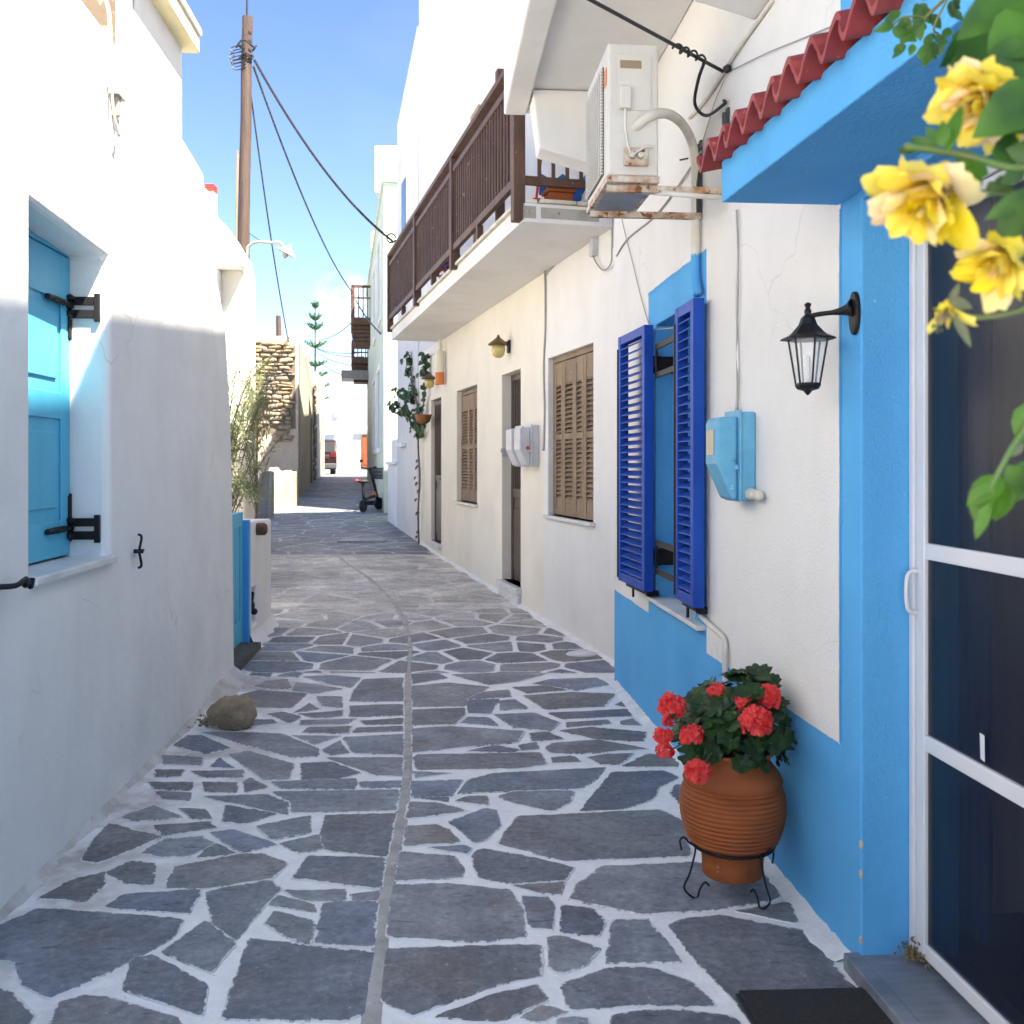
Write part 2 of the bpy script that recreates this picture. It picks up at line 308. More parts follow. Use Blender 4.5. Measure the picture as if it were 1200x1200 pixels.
TR = [
(C7,[(75,1070),(60,1000),(-60,985),(-60,910),(120,835),(580,868),(545,930),(330,1040),(160,1118)]),
(C7,[(-90,1060),(30,1110),(100,1170),(80,1240),(-90,1240)]),
(C7,[(150,1240),(190,1140),(260,1118),(345,1125),(560,1190),(590,1240)]),
(C7,[(405,1085),(430,1000),(480,988),(655,1080),(640,1168),(430,1100)]),
(C7,[(530,970),(655,880),(748,945),(670,1033)]),(C7,[(665,780),(860,742),(890,770),(745,935),(690,890)]),
(C7,[(345,825),(400,790),(640,775),(600,845),(400,830)]),(C7,[(715,1180),(800,935),(1190,975),(1160,1165),(1100,1190)]),
(C7,[(855,880),(880,848),(1000,880),(985,945),(930,925)]),(C7,[(1015,945),(1040,820),(1200,812),(1190,955)]),
(C7,[(865,820),(890,797),(990,820),(1000,838)]),(C7,[(915,778),(1100,775),(1095,805),(975,806)]),
(C7,[(1130,790),(1205,782),(1200,808),(1140,805)]),(C7,[(940,735),(990,668),(1228,675),(1210,768)]),
(C7,[(1045,535),(1262,530),(1232,668),(1045,645),(1030,600)]),(C7,[(825,570),(985,540),(985,590),(870,612)]),
(C7,[(905,625),(1015,600),(1030,640),(960,653)]),(C7,[(530,765),(565,700),(770,660),(840,660),(915,690),(870,735),(650,768)]),
(C7,[(680,590),(740,580),(875,630),(770,650)]),(C7,[(640,665),(685,628),(740,655),(690,663)]),
(C7,[(455,655),(520,615),(640,605),(680,625),(600,665),(520,668)]),(C7,[(345,715),(420,683),(490,690),(485,755),(400,750)]),
(C7,[(240,740),(330,720),(330,750),(270,805),(130,800)]),(C7,[(265,680),(300,620),(350,565),(505,605),(430,640),(310,685)]),
(C7,[(500,570),(670,558),(685,575),(530,597)]),(C7,[(390,540),(490,505),(570,540),(430,552)]),
(C7,[(580,515),(650,518),(670,545),(620,545)]),(C7,[(715,555),(725,505),(880,530),(790,562)]),
(C7,[(660,475),(850,470),(920,495),(915,530),(700,485)]),(C7,[(880,460),(1272,455),(1266,518),(935,525),(930,490)]),
(C7,[(480,430),(610,430),(605,452),(500,450)]),(C7,[(500,460),(605,465),(600,485),(520,482)]),
(C7,[(655,430),(755,430),(750,460),(660,457)]),(C7,[(785,425),(800,418),(850,445),(790,458)]),
(C7,[(870,430),(1135,420),(1130,450),(900,448)]),(C7,[(1155,430),(1280,425),(1275,445),(1160,445)]),
(C7,[(620,395),(775,392),(770,412),(650,412)]),(C7,[(675,380),(700,352),(740,382)]),
(C7,[(735,340),(790,330),(935,372),(920,420),(850,422)]),(C7,[(965,370),(1060,365),(1150,400),(1050,425),(970,425)]),
(C7,[(1050,350),(1285,350),(1282,408),(1200,405)]),(C7,[(520,345),(645,350),(640,375),(530,370)]),
(C7,[(500,390),(585,390),(570,410),(500,412)]),(C7,[(560,310),(600,280),(640,278),(730,320),(660,335)]),
(C7,[(650,270),(800,270),(900,275),(1020,325),(1010,345),(940,348),(790,308)]),(C7,[(795,230),(870,230),(880,240),(800,250)]),
(C7,[(860,210),(900,205),(960,220),(930,238)]),(C7,[(965,232),(1130,228),(1100,243),(960,245)]),
(C7,[(985,255),(1120,252),(1110,272),(970,270)]),(C7,[(940,280),(1080,282),(1010,305)]),
(C7,[(1030,325),(1085,298),(1115,335),(1060,342)]),(C7,[(1100,285),(1285,275),(1285,340),(1130,335)]),
(C7,[(1140,255),(1285,250),(1285,265),(1130,270)]),(C7,[(1155,233),(1285,225),(1285,243),(1170,245)]),
(C7,[(1120,185),(1285,180),(1285,215),(1120,218)]),(C7,[(960,210),(1095,200),(1090,218),(1000,222)]),
(C7,[(945,205),(990,178),(1020,195)]),(C7,[(1015,155),(1090,155),(1090,190),(1030,185)]),
(C7,[(770,150),(820,135),(980,145),(930,190),(800,190)]),(C7,[(810,122),(850,105),(915,100),(930,128),(860,130)]),
(C7,[(935,135),(950,110),(1000,115),(1090,130),(1000,145)]),(C7,[(890,88),(940,75),(970,80),(950,93)]),
(C7,[(800,85),(820,68),(870,75),(860,92)]),
(C7,[(1130,140),(1165,100),(1285,95),(1285,170),(1120,170)]),(C7,[(975,92),(1060,88),(1150,96),(1120,125),(1040,110)]),
(C8,[(222,28),(300,25),(330,40),(225,58)]),(C8,[(222,65),(330,55),(460,68),(380,128),(225,130)]),
(C8,[(350,30),(480,25),(640,25),(560,50),(460,62)]),(C8,[(225,140),(380,135),(385,155),(350,185),(225,188)]),
(C8,[(400,110),(490,108),(470,135),(465,152),(400,150)]),(C8,[(500,112),(540,108),(580,135),(500,140)]),
(C8,[(440,85),(520,78),(530,100),(400,105)]),(C8,[(570,95),(720,85),(850,90),(820,130),(640,138)]),
(C8,[(650,45),(800,40),(835,60),(740,78),(600,58)]),(C8,[(540,70),(640,65),(700,78),(580,88)]),
(C8,[(480,155),(600,150),(680,180),(650,205),(540,195)]),(C8,[(375,180),(400,162),(460,165),(485,188)]),
(C8,[(650,150),(900,138),(905,158),(690,168)]),(C8,[(222,200),(330,192),(570,208),(550,240),(225,272)]),
(C8,[(590,215),(640,210),(690,232),(600,238)]),(C8,[(705,180),(830,172),(840,182),(710,192)]),
(C8,[(690,205),(780,195),(950,210),(940,238),(800,232)]),(C8,[(875,175),(910,168),(935,188),(880,186)]),
(C8,[(860,125),(875,115),(885,130)]),(C8,[(640,260),(660,245),(800,235),(950,262),(760,275),(660,275)]),
(C8,[(400,268),(480,252),(550,265),(520,272)]),(C8,[(555,252),(605,242),(615,262),(570,265)]),
(C8,[(225,290),(240,280),(620,275),(640,310),(560,322),(240,325)]),(C8,[(660,290),(720,285),(745,302),(665,305)]),
(C8,[(770,290),(830,280),(905,278),(870,308),(820,310)]),(C8,[(885,315),(960,278),(1060,290),(1090,318)]),
(C8,[(230,335),(340,338),(240,350)]),(C8,[(222,365),(375,360),(340,410),(222,412)]),
(C8,[(370,400),(400,360),(480,340),(820,322),(790,360),(745,385),(480,395)]),
(C8,[(755,455),(780,420),(850,335),(1010,330),(1050,350),(990,380),(970,420),(870,450)]),
(C8,[(495,410),(560,392),(725,395),(710,430),(660,455),(540,430)]),(C8,[(365,425),(400,412),(450,412),(455,435)]),
(C8,[(240,415),(330,412),(330,425)]),(C8,[(215,430),(300,432),(385,455),(300,470),(205,478)]),
(C8,[(340,490),(450,450),(480,455),(495,500),(450,545),(420,555),(385,525)]),(C8,[(205,505),(290,500),(330,515),(365,552),(198,565)]),
(C8,[(270,572),(380,568),(400,575),(390,588)]),(C8,[(185,585),(350,600),(375,640),(370,662),(170,672)]),
(C8,[(415,590),(440,575),(560,595),(725,635),(700,668),(540,682),(440,665),(420,630)]),
(C8,[(490,560),(550,475),(1000,455),(1070,490),(1090,595),(700,612)]),(C8,[(550,692),(690,682),(680,715),(620,710)]),
(C8,[(160,690),(330,685),(525,705),(560,760),(570,848),(430,862),(145,848)]),(C8,[(570,725),(640,728),(660,755),(650,825),(600,822)]),
(C8,[(695,755),(780,765),(820,800),(800,845),(690,835)]),
(C8,[(1030,400),(1050,375),(1120,370),(1180,400),(1200,440),(1060,435)]),(C8,[(1080,470),(1180,450),(1280,500),(1300,600),(1160,600)]),
(C9,[(120,375),(150,320),(260,232),(700,210),(900,230),(1060,290),(1090,370),(800,425),(440,445)]),
(C8,[(855,800),(955,798),(1055,925),(835,928)]),(C8,[(655,855),(690,852),(800,890),(750,940),(680,960),(655,945)]),
(C8,[(135,890),(300,885),(620,878),(620,970),(500,990),(300,1060),(220,1092),(125,1045)]),
(C8,[(305,1100),(480,1035),(610,1005),(635,1045),(560,1080),(500,1105)]),
(C8,[(690,1000),(850,950),(960,948),(1090,990),(1160,1062),(940,1060),(720,1072)]),
(C8,[(580,1102),(630,1070),(685,1085),(620,1110)]),
(C9,[(590,500),(640,475),(820,458),(1060,500),(1220,530),(1460,832),(1580,1020),(1020,1020),(900,860),(690,640)]),
(C9,[(915,435),(1130,398),(1170,485)]),(C9,[(320,930),(480,905),(640,905),(860,935),(900,960),(880,1020),(320,1020)]),
(C9,[(70,950),(130,940),(190,950),(200,1000),(60,1000)]),
]
polys = []
for (ox, oy, s), pl in TR:
    q = [G(ox+x/s, oy+y/s) for x, y in pl]
    polys.append(([(p.x, p.y) for p in q], 0))
# the rest of the lane: irregular cells
def cells(y0, y1, x0f, x1f, nx, ny_step, inset, xs=.40):
    seeds = []
    y = y0-.5; row = 0
    while y < y1+.5:
        xa, xb = x0f(y)-.4, x1f(y)+.4
        x = xa + random.uniform(0, xs)
        while x < xb:
            seeds.append((x, y+random.uniform(-.36, .36)*ny_step)); x += xs*random.uniform(.55, 1.7)
        y += ny_step*random.uniform(.75, 1.25)
    for i, (sx, sy) in enumerate(seeds):
        if sy < y0-.6 or sy > y1+.6: continue
        c = [(sx-1, sy-1), (sx+1, sy-1), (sx+1, sy+1), (sx-1, sy+1)]
        for j, (qx, qy) in enumerate(seeds):
            if i == j: continue
            dx, dy = qx-sx, qy-sy; d = math.hypot(dx, dy)
            if d > 1.6: continue
            ins = inset*(.6+.8*((i*j*2654435761) % 1000)/1000)
            c = clip(c, dx/d, dy/d, (dx*(sx+qx)/2+dy*(sy+qy)/2)/d-ins)
            if len(c) < 3: break
        if len(c) >= 3:
            c = clip(c, 0, -1, -y0-.012)
            if len(c) >= 3: c = clip(c, 0, 1, y1-.012)
        if len(c) >= 3 and area(c) > .004: polys.append((c, 1))
XL = lambda y: (-1.568-.0686*y) if y < 9.2 else (-2.3-.9*(y-9.2) if y < 14 else -6.6-.25*(y-14))
XR = lambda y: (1.354-.083*y) if y < 7.2 else 2.847-.261*y
cells(-.6, G(600, 1204).y-.02, XL, XR, 6, .34, .022)
cells(G(600, 789).y-.02, 10.4, XL, XR, 7, .36, .020, .46)
cells(10.41, 15.3, XL, XR, 7, .42, .016, .52)
cells(15.32, 26, XL, XR, 7, .42, .006, .7)
cells(26.02, 42, lambda y: -10.5, lambda y: -1.5-.17*(y-23), 7, .8, .006, 1.1)
bm = bmesh.new(); cl = bm.loops.layers.float_color.new('tone')
tones = [(.100, .118, .140), (.108, .120, .136), (.088, .108, .140), (.110, .116, .122), (.102, .118, .128), (.082, .106, .146), (.122, .120, .116), (.096, .107, .118)]
for pl, kind in polys:
    cx = sum(p[0] for p in pl)/len(pl); cy = sum(p[1] for p in pl)/len(pl)
    far = cy > 9
    if kind == 0: pl = grow(pl, .014)
    o = stone_outline(pl, .03 if cy < 6 else .06 if cy < 10 else .2, .0035 if cy < 10 else .004)
    h = random.uniform(.003, .006); tx, ty = random.uniform(-.002, .002), random.uniform(-.002, .002)
    def zz(p, k=0): return g(p[1]) + h + (p[0]-cx)*tx*2 + (p[1]-cy)*ty*2 - k
    gr = 1.0
    o = [Vector((cx+(p[0]-cx)*gr, cy+(p[1]-cy)*gr)) for p in o]
    top = [bm.verts.new((cx+(p[0]-cx)*.99, cy+(p[1]-cy)*.99, zz(p))) for p in o]
    def inn(p):
        d_ = max(.01, math.hypot(p[0]-cx, p[1]-cy)); f_ = max(.55, 1-.035/d_); return (cx+(p[0]-cx)*f_, cy+(p[1]-cy)*f_)
    inner = [bm.verts.new((*inn(p), zz(inn(p)))) for p in o]
    bot = [bm.verts.new((p[0], p[1], zz(p, .006))) for p in o]
    t = random.choice(tones); k = random.uniform(1.35, 2.3)
    # stones further up the lane: dusty, with warm bounce light painted into their tone
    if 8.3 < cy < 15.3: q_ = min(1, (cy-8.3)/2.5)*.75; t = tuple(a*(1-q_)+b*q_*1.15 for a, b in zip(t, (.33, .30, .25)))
    elif cy >= 15.3: t = tuple(a*.7+b*.3 for a, b in zip(t, (.12, .125, .14))); k *= .9
    gy_ = sum(t)/3; t = tuple(a*.72+gy_*.28 for a in t)
    col = (t[0]*k, t[1]*k, t[2]*k, 1)
    n = len(o); fs = [bm.faces.new(inner)]
    for i in range(n): fs.append(bm.faces.new((top[i], top[(i+1) % n], inner[(i+1) % n], inner[i])))
    ins_ = set(inner)
    for i in range(n): fs.append(bm.faces.new((bot[i], bot[(i+1) % n], top[(i+1) % n], top[i])))
    for f in fs:
        for lp in f.loops: lp[cl] = (*col[:3], 0.0 if lp.vert in ins_ else 1.0)
bmesh.ops.recalc_face_normals(bm, faces=bm.faces)
for f in bm.faces:
    if len(f.verts) > 4 and f.normal.z < 0: f.normal_flip()
me = bpy.data.meshes.new('paving_stones'); bm.to_mesh(me); bm.free()
m, nt, p = nodes('slate flagstone'); tc = N(nt, 'ShaderNodeTexCoord').outputs['Object']
atn = N(nt, 'ShaderNodeAttribute', attribute_name='tone'); at = atn.outputs['Color']
f1, _ = noise(nt, tc, 5, 5, .65, .35, .68); c = mixc(nt, f1, at, (1.6, 1.56, 1.52), 'MULTIPLY')
f6, _ = noise(nt, tc, 2.7, 5, .7, .3, .7); hsv = mixc(nt, f6, mixc(nt, .5, c, at), c)
hsv = mixc(nt, f6, mixc(nt, 1.0, hsv, (.55, .56, .60), 'MULTIPLY'), hsv)
f2, _ = noise(nt, tc, 2.2, 5, .6, .52, .72); c = mixc(nt, f2, hsv, mixc(nt, .55, hsv, (.155, .125, .10)))
f3, _ = noise(nt, tc, 22, 5, .7, .52, .8); c = mixc(nt, f3, c, mixc(nt, .65, c, (.27, .28, .29)))
f4, _ = noise(nt, tc, 14, 6, .7, .60, .68, (.5, 2.2, 1)); c = mixc(nt, f4, c, mixc(nt, .55, c, (.035, .037, .042)))
f5, _ = noise(nt, tc, 60, 4, .7, .68, .73); c = mixc(nt, f5, c, (.5, .5, .5))
f7, _ = noise(nt, tc, 30, 6, .75, .32, .68); c = mixc(nt, f7, mixc(nt, 1.0, c, (.70, .71, .74), 'MULTIPLY'), mixc(nt, 1.0, c, (1.28, 1.26, 1.22), 'MULTIPLY'))
f8, _ = noise(nt, tc, 9, 6, .7, .58, .74); c = mixc(nt, f8, c, mixc(nt, .4, c, (.33, .32, .30)))
# lime smeared over the worn edges
_, nz = noise(nt, tc, 38, 6, .75, 0, 1); _, nz2 = noise(nt, tc, 3, 3, .6, 0, 1)
e1 = N(nt, 'ShaderNodeMath', operation='MULTIPLY_ADD'); nt.links.new(nz, e1.inputs[0]); e1.inputs[1].default_value = 1.5; nt.links.new(atn.outputs['Alpha'], e1.inputs[2])
e2 = N(nt, 'ShaderNodeMath', operation='MULTIPLY_ADD'); nt.links.new(nz2, e2.inputs[0]); e2.inputs[1].default_value = 1.1; nt.links.new(e1.outputs[0], e2.inputs[2])
er = N(nt, 'ShaderNodeMapRange', i={1: 2.10, 2: 2.22}); nt.links.new(e2.outputs[0], er.inputs[0]); c = mixc(nt, er.outputs[0], c, (.66, .66, .65))
nt.links.new(c, p.inputs['Base Color']); p.inputs['Roughness'].default_value = .62
_, h = noise(nt, tc, 5, 6, .6, 0, 1, (1, 2.5, 1)); b = bump(nt, p, h, .55, .02)
_, h2 = noise(nt, tc, 55, 5, .7, 0, 1); bump(nt, p, h2, .5, .004, b)
me.materials.append(m)
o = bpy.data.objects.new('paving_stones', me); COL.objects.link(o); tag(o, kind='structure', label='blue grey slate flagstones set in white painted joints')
# mortar / ground sheet
mb = MB()
xs = [-300, -60, -20, -10, -5, -2, 0, 2, 10, 60, 300]; ys = [-60, -5, 0, 3, 7.6, 11, 15, 19, 24, 28, 34, 40, 48, 80, 400]
mb.add([(x, y, g(y)) for y in ys for x in xs], [(j*len(xs)+i, j*len(xs)+i+1, (j+1)*len(xs)+i+1, (j+1)*len(xs)+i) for j in range(len(ys)-1) for i in range(len(xs)-1)])
m, nt, p = nodes('lime washed mortar'); tc = N(nt, 'ShaderNodeTexCoord').outputs['Object']
sx = N(nt, 'ShaderNodeSeparateXYZ'); nt.links.new(tc, sx.inputs[0])
def rng(o_, a, b, c_=0, d=1):
    r = N(nt, 'ShaderNodeMapRange', i={1: a, 2: b, 3: c_, 4: d}); nt.links.new(o_, r.inputs[0]); return r.outputs[0]
def mul(a, b, op='MULTIPLY'):
    n = N(nt, 'ShaderNodeMath', operation=op, use_clamp=True)
    for i, x in enumerate((a, b)):
        if isinstance(x, (int, float)): n.inputs[i].default_value = x
        else: nt.links.new(x, n.inputs[i])
    return n.outputs[0]
f1, _ = noise(nt, tc, 9, 7, .7, .35, .7); c = mixc(nt, f1, (.86, .86, .85), (.74, .73, .72))
f2, _ = noise(nt, tc, 1.6, 6, .7, .45, .6)
left = rng(sx.outputs[0], -.9, -1.7)          # the worn, dusty strip by the left wall
dirt = mul(mul(f2, left), .8); c = mixc(nt, dirt, c, (.36, .33, .29))
mid = mul(rng(sx.outputs[1], 8.5, 11), mul(f1, .35, 'ADD')); c = mixc(nt, mid, c, (.50, .46, .39))  # mid-lane mortar: dusty beige with warm bounce light put into the colour
far = rng(sx.outputs[1], 15, 16.2); c = mixc(nt, far, c, (.15, .155, .17))
f3, _ = noise(nt, tc, 40, 6, .7, .66, .72); c = mixc(nt, f3, c, (.30, .28, .26))
nt.links.new(c, p.inputs['Base Color']); p.inputs['Roughness'].default_value = .8
_, h = noise(nt, tc, 30, 5, .7, 0, 1); bump(nt, p, h, .7, .006)
MORTAR = m
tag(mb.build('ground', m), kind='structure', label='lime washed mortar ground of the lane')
# central gutter joint: grey cement strip
EDGE = mat('worn lime band', (.80, .80, .79), .85, (.68, .67, .65), 9, bs=40, bstr=.7, bd=.006, spots=(.34, .33, .32), spot_t=.70)
CEM = mat('grey cement strip', (.44, .425, .395), .85, (.30, .29, .27), 8, bs=45, bstr=.7, bd=.006, spots=(.55, .54, .52), spot_t=.62)
def band(name, left_px, right_px, material, lift, label, jit=.006, step=.05):
    a = [G(*q) for q in left_px]; b = [G(*q) for q in right_px]
    def walk(pp):
        out = []
        for p0, p1 in zip(pp, pp[1:]):
            n = max(1, int((p1-p0).length/step))
            for k in range(n): out.append(p0.lerp(p1, k/n))
        return out+[pp[-1]]
    n = 160
    def resample(pp):
        pp = walk(smoothpath(pp, 6)); return [pp[int(i*(len(pp)-1)/n)] for i in range(n+1)]
    a, b = resample(a), resample(b)
    vs = []
    for p0, p1 in zip(a, b):
        d = (p1-p0).normalized() if (p1-p0).length > 1e-6 else Vector((1, 0, 0))
        p0 = p0 + d*random.uniform(-jit, jit); p1 = p1 + d*random.uniform(-jit, jit)
        mm = (p0+p1)/2
        vs += [(p0.x, p0.y, g(p0.y)+.001), (mm.x, mm.y, g(mm.y)+lift), (p1.x, p1.y, g(p1.y)+.001)]
    mb = MB(); mb.add(vs, [q for i in range(n) for q in ((3*i, 3*i+1, 3*i+4, 3*i+3), (3*i+1, 3*i+2, 3*i+5, 3*i+4))])
    return tag(mb.build(name, material, smooth=True), kind='structure', label=label)
band('gutter_strip', [(418,1230),(430,1150),(441,1075),(451,1010),(462,960),(471,910),(474,850),(474,800),(477,760),(472,733),(458,708),(430,680),(402,660),(392,648)],
     [(444,1230),(452,1150),(458,1075),(468,1010),(478,960),(483,910),(484,850),(482,800),(484,760),(480,733),(465,706),(437,678),(408,659),(397,648)], CEM, .0085, 'worn grey cement strip down the middle of the lane', .003)
# lime wash splashed where the blue wall meets the paving
a_px, b_px = [], []
for px in (722, 745, 765, 800, 850, 900, 932, 960, 989):
    s_, _ = A.on(px, 0); q = A.w((s_, .0, 0)); q2 = A.w((s_, .075, 0))
    a_px.append(q2); b_px.append(q)
mb = MB(); vs = []; n = 120
for i in range(n+1):
    s_ = 3.16 + (7.15-3.16)*i/n; w_ = .07+.03*math.sin(i*.37)*math.sin(i*.11+1)+random.uniform(-.008, .008)
    q, q1, q2 = A.w((s_, -.01, 0)), A.w((s_, w_*.5, 0)), A.w((s_, w_, 0))
    vs += [(q.x, q.y, .020+random.uniform(0, .012)), (q1.x, q1.y, .011), (q2.x, q2.y, .001)]
mb.add(vs, [q for i in range(n) for q in ((3*i, 3*i+1, 3*i+4, 3*i+3), (3*i+1, 3*i+2, 3*i+5, 3*i+4))])
tag(mb.build('painted_edge', EDGE, smooth=True), kind='structure', label='rough lime wash along the foot of the blue wall')
mb = MB(); vs = []; n = 150
for i in range(n+1):
    s_ = 2.0 + (7.35-2.0)*i/n; w_ = .028+.014*math.sin(i*.3)+random.uniform(-.008, .008)+(.10 if i > n-28 else 0)*min(1, (i-n+28)/10)
    q, q1, q2 = L.w((s_, .02, 0)), L.w((s_, -w_*.4, 0)), L.w((s_, -w_, 0))
    hh = .02+(.05*min(1, (i-n+28)/10) if i > n-28 else 0)
    vs += [(q.x, q.y, hh+.03+random.uniform(0, .01)), (q1.x, q1.y, hh*.6), (q2.x, q2.y, .001)]
mb.add(vs, [q for i in range(n) for q in ((3*i, 3*i+1, 3*i+4, 3*i+3), (3*i+1, 3*i+2, 3*i+5, 3*i+4))])
SKIRT = mat('dusty plaster skirt', (.62, .60, .57), .9, (.40, .37, .33), 5, bs=30, bstr=.8, bd=.01, spots=(.25, .23, .20), spot_t=.66)
tag(mb.build('plaster_skirt', SKIRT, smooth=True), kind='structure', label='rounded plaster skirt at the foot of the left wall')
mb = MB(); vs = []; n = 120
for i in range(n+1):
    s_ = 7.5 + (17.6-7.5)*i/n; w_ = .05+.02*math.sin(i*.5)+random.uniform(-.01, .01)
    for t_, z_ in ((-.01, .04), (w_*.5, .014), (w_, .001)):
        q = B.w((s_, t_, 0)); vs.append((q.x, q.y, g(q.y)+z_))
mb.add(vs, [q for i in range(n) for q in ((3*i, 3*i+1, 3*i+4, 3*i+3), (3*i+1, 3*i+2, 3*i+5, 3*i+4))])
tag(mb.build('painted_edge', EDGE, smooth=True), kind='structure', label='lime wash along the foot of the cream wall')
# iron drain cover flush with the paving
q = G(425, 634); mb = MB(); mb.box(-.4, .4, -.25, .25, 0, .02)
for i in range(7): mb.box(-.33+i*.1, -.29+i*.1, -.18, .18, .02, .026)
mb.v = [v+q for v in mb.v]
tag(mb.build('drain_cover', STEELG, base=q), 'dark rectangular drain cover set in the lane far ahead', 'drain cover')

# ================================================================== facade helper
def facade(mb, ss, zs, holes, depth, inward=-1, t0=0.0, zf=None, matf=None, sf=None):
    """front skin of a wall with holes and their reveals; holes = set of (i, j) cells"""
    zf = zf or (lambda s, z: z); sf = sf or (lambda s, z: s)
    def pt(i, j, d): s, z = ss[i], zs[j]; return (sf(s, z), t0+inward*d, zf(s, z))
    for i in range(len(ss)-1):
        for j in range(len(zs)-1):
            if (i, j) in holes:
                for (a, b, c, d, ni, nj) in (((i, j), (i, j+1), 0, 0, i-1, j), ((i+1, j), (i+1, j+1), 0, 0, i+1, j), ((i, j), (i+1, j), 0, 0, i, j-1), ((i, j+1), (i+1, j+1), 0, 0, i, j+1)):
                    if (ni, nj) in holes: continue
                    mb.m = (matf(i, j, True) if matf else 0)
                    mb.quad(pt(*a, 0), pt(*b, 0), pt(*b, depth), pt(*a, depth))
            else:
                mb.m = matf(i, j, False) if matf else 0
                mb.quad(pt(i, j, 0), pt(i+1, j, 0), pt(i+1, j+1, 0), pt(i, j+1, 0))
    mb.m = 0
def louvre_panel(mb, w, h, th, fr=.055, mid=None, pitch=.032, both=False):
    """u along width, v thickness (front = +th), w up"""
    mb.box(0, fr, 0, th, 0, h); mb.box(w-fr, w, 0, th, 0, h)
    rails = [0, h-fr] + ([mid] if mid else [])
    for z in rails: mb.box(fr, w-fr, .002, th-.002, z, z+fr)
    segs = [(fr, h-fr)] if not mid else [(fr, mid), (mid+fr, h-fr)]
    for a, b in segs:
        n = int((b-a)/pitch); st = (b-a)/n
        for k in range(n):
            z = a+st*(k+.5); mb.add([(fr, .004, z+.014), (w-fr, .004, z+.014), (w-fr, th-.003, z-.014), (fr, th-.003, z-.014),
                                     (fr, .004, z+.021), (w-fr, .004, z+.021), (w-fr, th-.003, z-.007), (fr, th-.003, z-.007)],
                                    [(0,1,2,3), (4,7,6,5), (0,4,5,1), (2,6,7,3), (0,3,7,4), (1,5,6,2)])
def panelM(p0, p1, z, flip=1):
    """matrix: u from p0 to p1 in (s,t), v = thickness direction, w up"""
    d = Vector((p1[0]-p0[0], p1[1]-p0[1], 0)).normalized(); n = Vector((-d.y, d.x, 0))*flip
    return Matrix(((d.x, n.x, 0, p0[0]), (d.y, n.y, 0, p0[1]), (0, 0, 1, z), (0, 0, 0, 1)))
# ================================================================== blue trimmed house (right, near)
sD0, sD1, sP = 1.75, A.s(1009), A.s(985)
sW0, sW1, sB0, sB1 = 5.04, 5.93, A.s(828), A.s(760)
HA = thing('blue_trimmed_house', 'near white house with sky blue doorway, dado and window surround', 'house', A, (3, 0, 0))
ss = [-3, sD0, sD1, sP, 4.2, sB0, sW0, sW1, sB1, A.s(720)]
zs = [-.05, .04, .35, .67, .78, 1.6, 2.43, 2.65, 3.95, 6, 8.6]
def mA(i, j, rev):
    s = (ss[i]+ss[i+1])/2; z = (zs[j]+zs[j+1])/2
    if rev: return 1
    if z < .67 or s < sP: return 1
    if sB0 < s < sB1 and z < 2.65: return 1
    return 0
mb = MB(A)
facade(mb, ss, zs, {(1, j) for j in range(1, 6)} | {(6, 4), (6, 5)}, .32, matf=mA, zf=lambda s, z: z+(.066*(s+1)*max(0, z-4)/4.6))
mb.m = 0
def topA(s): return 8.6+.066*(s+1)
for (a, b, t, z0) in ((3.36, 7.16, -.33, -.05), (-3, 1.5, -.33, -.05), (1.5, 3.36, -1.8, -.05)):
    mb.add([(a, t, z0), (b, t, z0), (b, -7, z0), (a, -7, z0), (a, t, topA(a)), (b, t, topA(b)), (b, -7, topA(b)), (a, -7, topA(a))],
           [(0,3,2,1), (4,5,6,7), (0,1,5,4), (2,3,7,6), (0,4,7,3), (1,2,6,5)])
mb.box(1.5, 3.36, -1.8, -.33, 2.6, 8.5)
mb.quad((7.162, -.0, -.05), (7.162, -.5, -.05), (7.162, -.5, topA(7)), (7.162, 0, topA(7)))
mb.quad((-3, 0, topA(-3)), (7.16, 0, topA(7.16)), (7.16, -.5, topA(7.16)), (-3, -.5, topA(-3)))
wall = mb.build('wall', [WHITE_R, BLUE], HA, merge=True, bevel=.007)
for px, py in ((1009, 990), (1006, 1022), (1005, 1098)):
    s_, z_ = A.on(px, py); mb = MB(A); mb.ball((sD1+.006, -.003, z_), (.008, .006, .016), 2, .25)
    mb.build('paint_chip', PAINTDROP, wall)
random.seed(8)
def brushed(pts, lab):
    mb = MB(A)
    for (s0_, z0_), (s1_, z1_) in zip(pts, pts[1:]):
        L_ = math.hypot(s1_-s0_, z1_-z0_); n_ = max(3, int(L_/.018)); up_ = []; dn_ = []
        nx, nz = -(z1_-z0_)/L_, (s1_-s0_)/L_; w_ = .004
        for k in range(n_+1):
            q_ = k/n_; s_, z_ = s0_+(s1_-s0_)*q_, z0_+(z1_-z0_)*q_
            w_ = min(.009, max(.0006, w_+random.uniform(-.0022, .0022))); up_.append((s_+nx*w_, .0022, z_+nz*w_)); dn_.append((s_-nx*.006, .0022, z_-nz*.006))
        mb.add(up_+dn_, [(k, k+1, n_+2+k, n_+1+k) for k in range(n_)])
    mb.build('paint_edge', BLUE, wall)
brushed([(sB0, .67), (sP+.006, .67)][::-1], ''); brushed([(sB1, .67), (A.s(720)-.01, .67)], '')
brushed([(sP, .675), (sP, 2.44)][::-1], ''); brushed([(sB0, 2.65), (sB1, 2.65)], '')
mb = MB(A); mb.box(sB0+.02, sB1-.02, -.30, .045, .775, .80)
mb.build('window_sill', MARBLE, HA, bevel=.004)
mb = MB(A); mb.box(sW0+.05, sW1-.05, -.315, -.305, .86, 2.36)
wn = mb.build('window_pane', MBLUE, HA)
mb = MB(A)
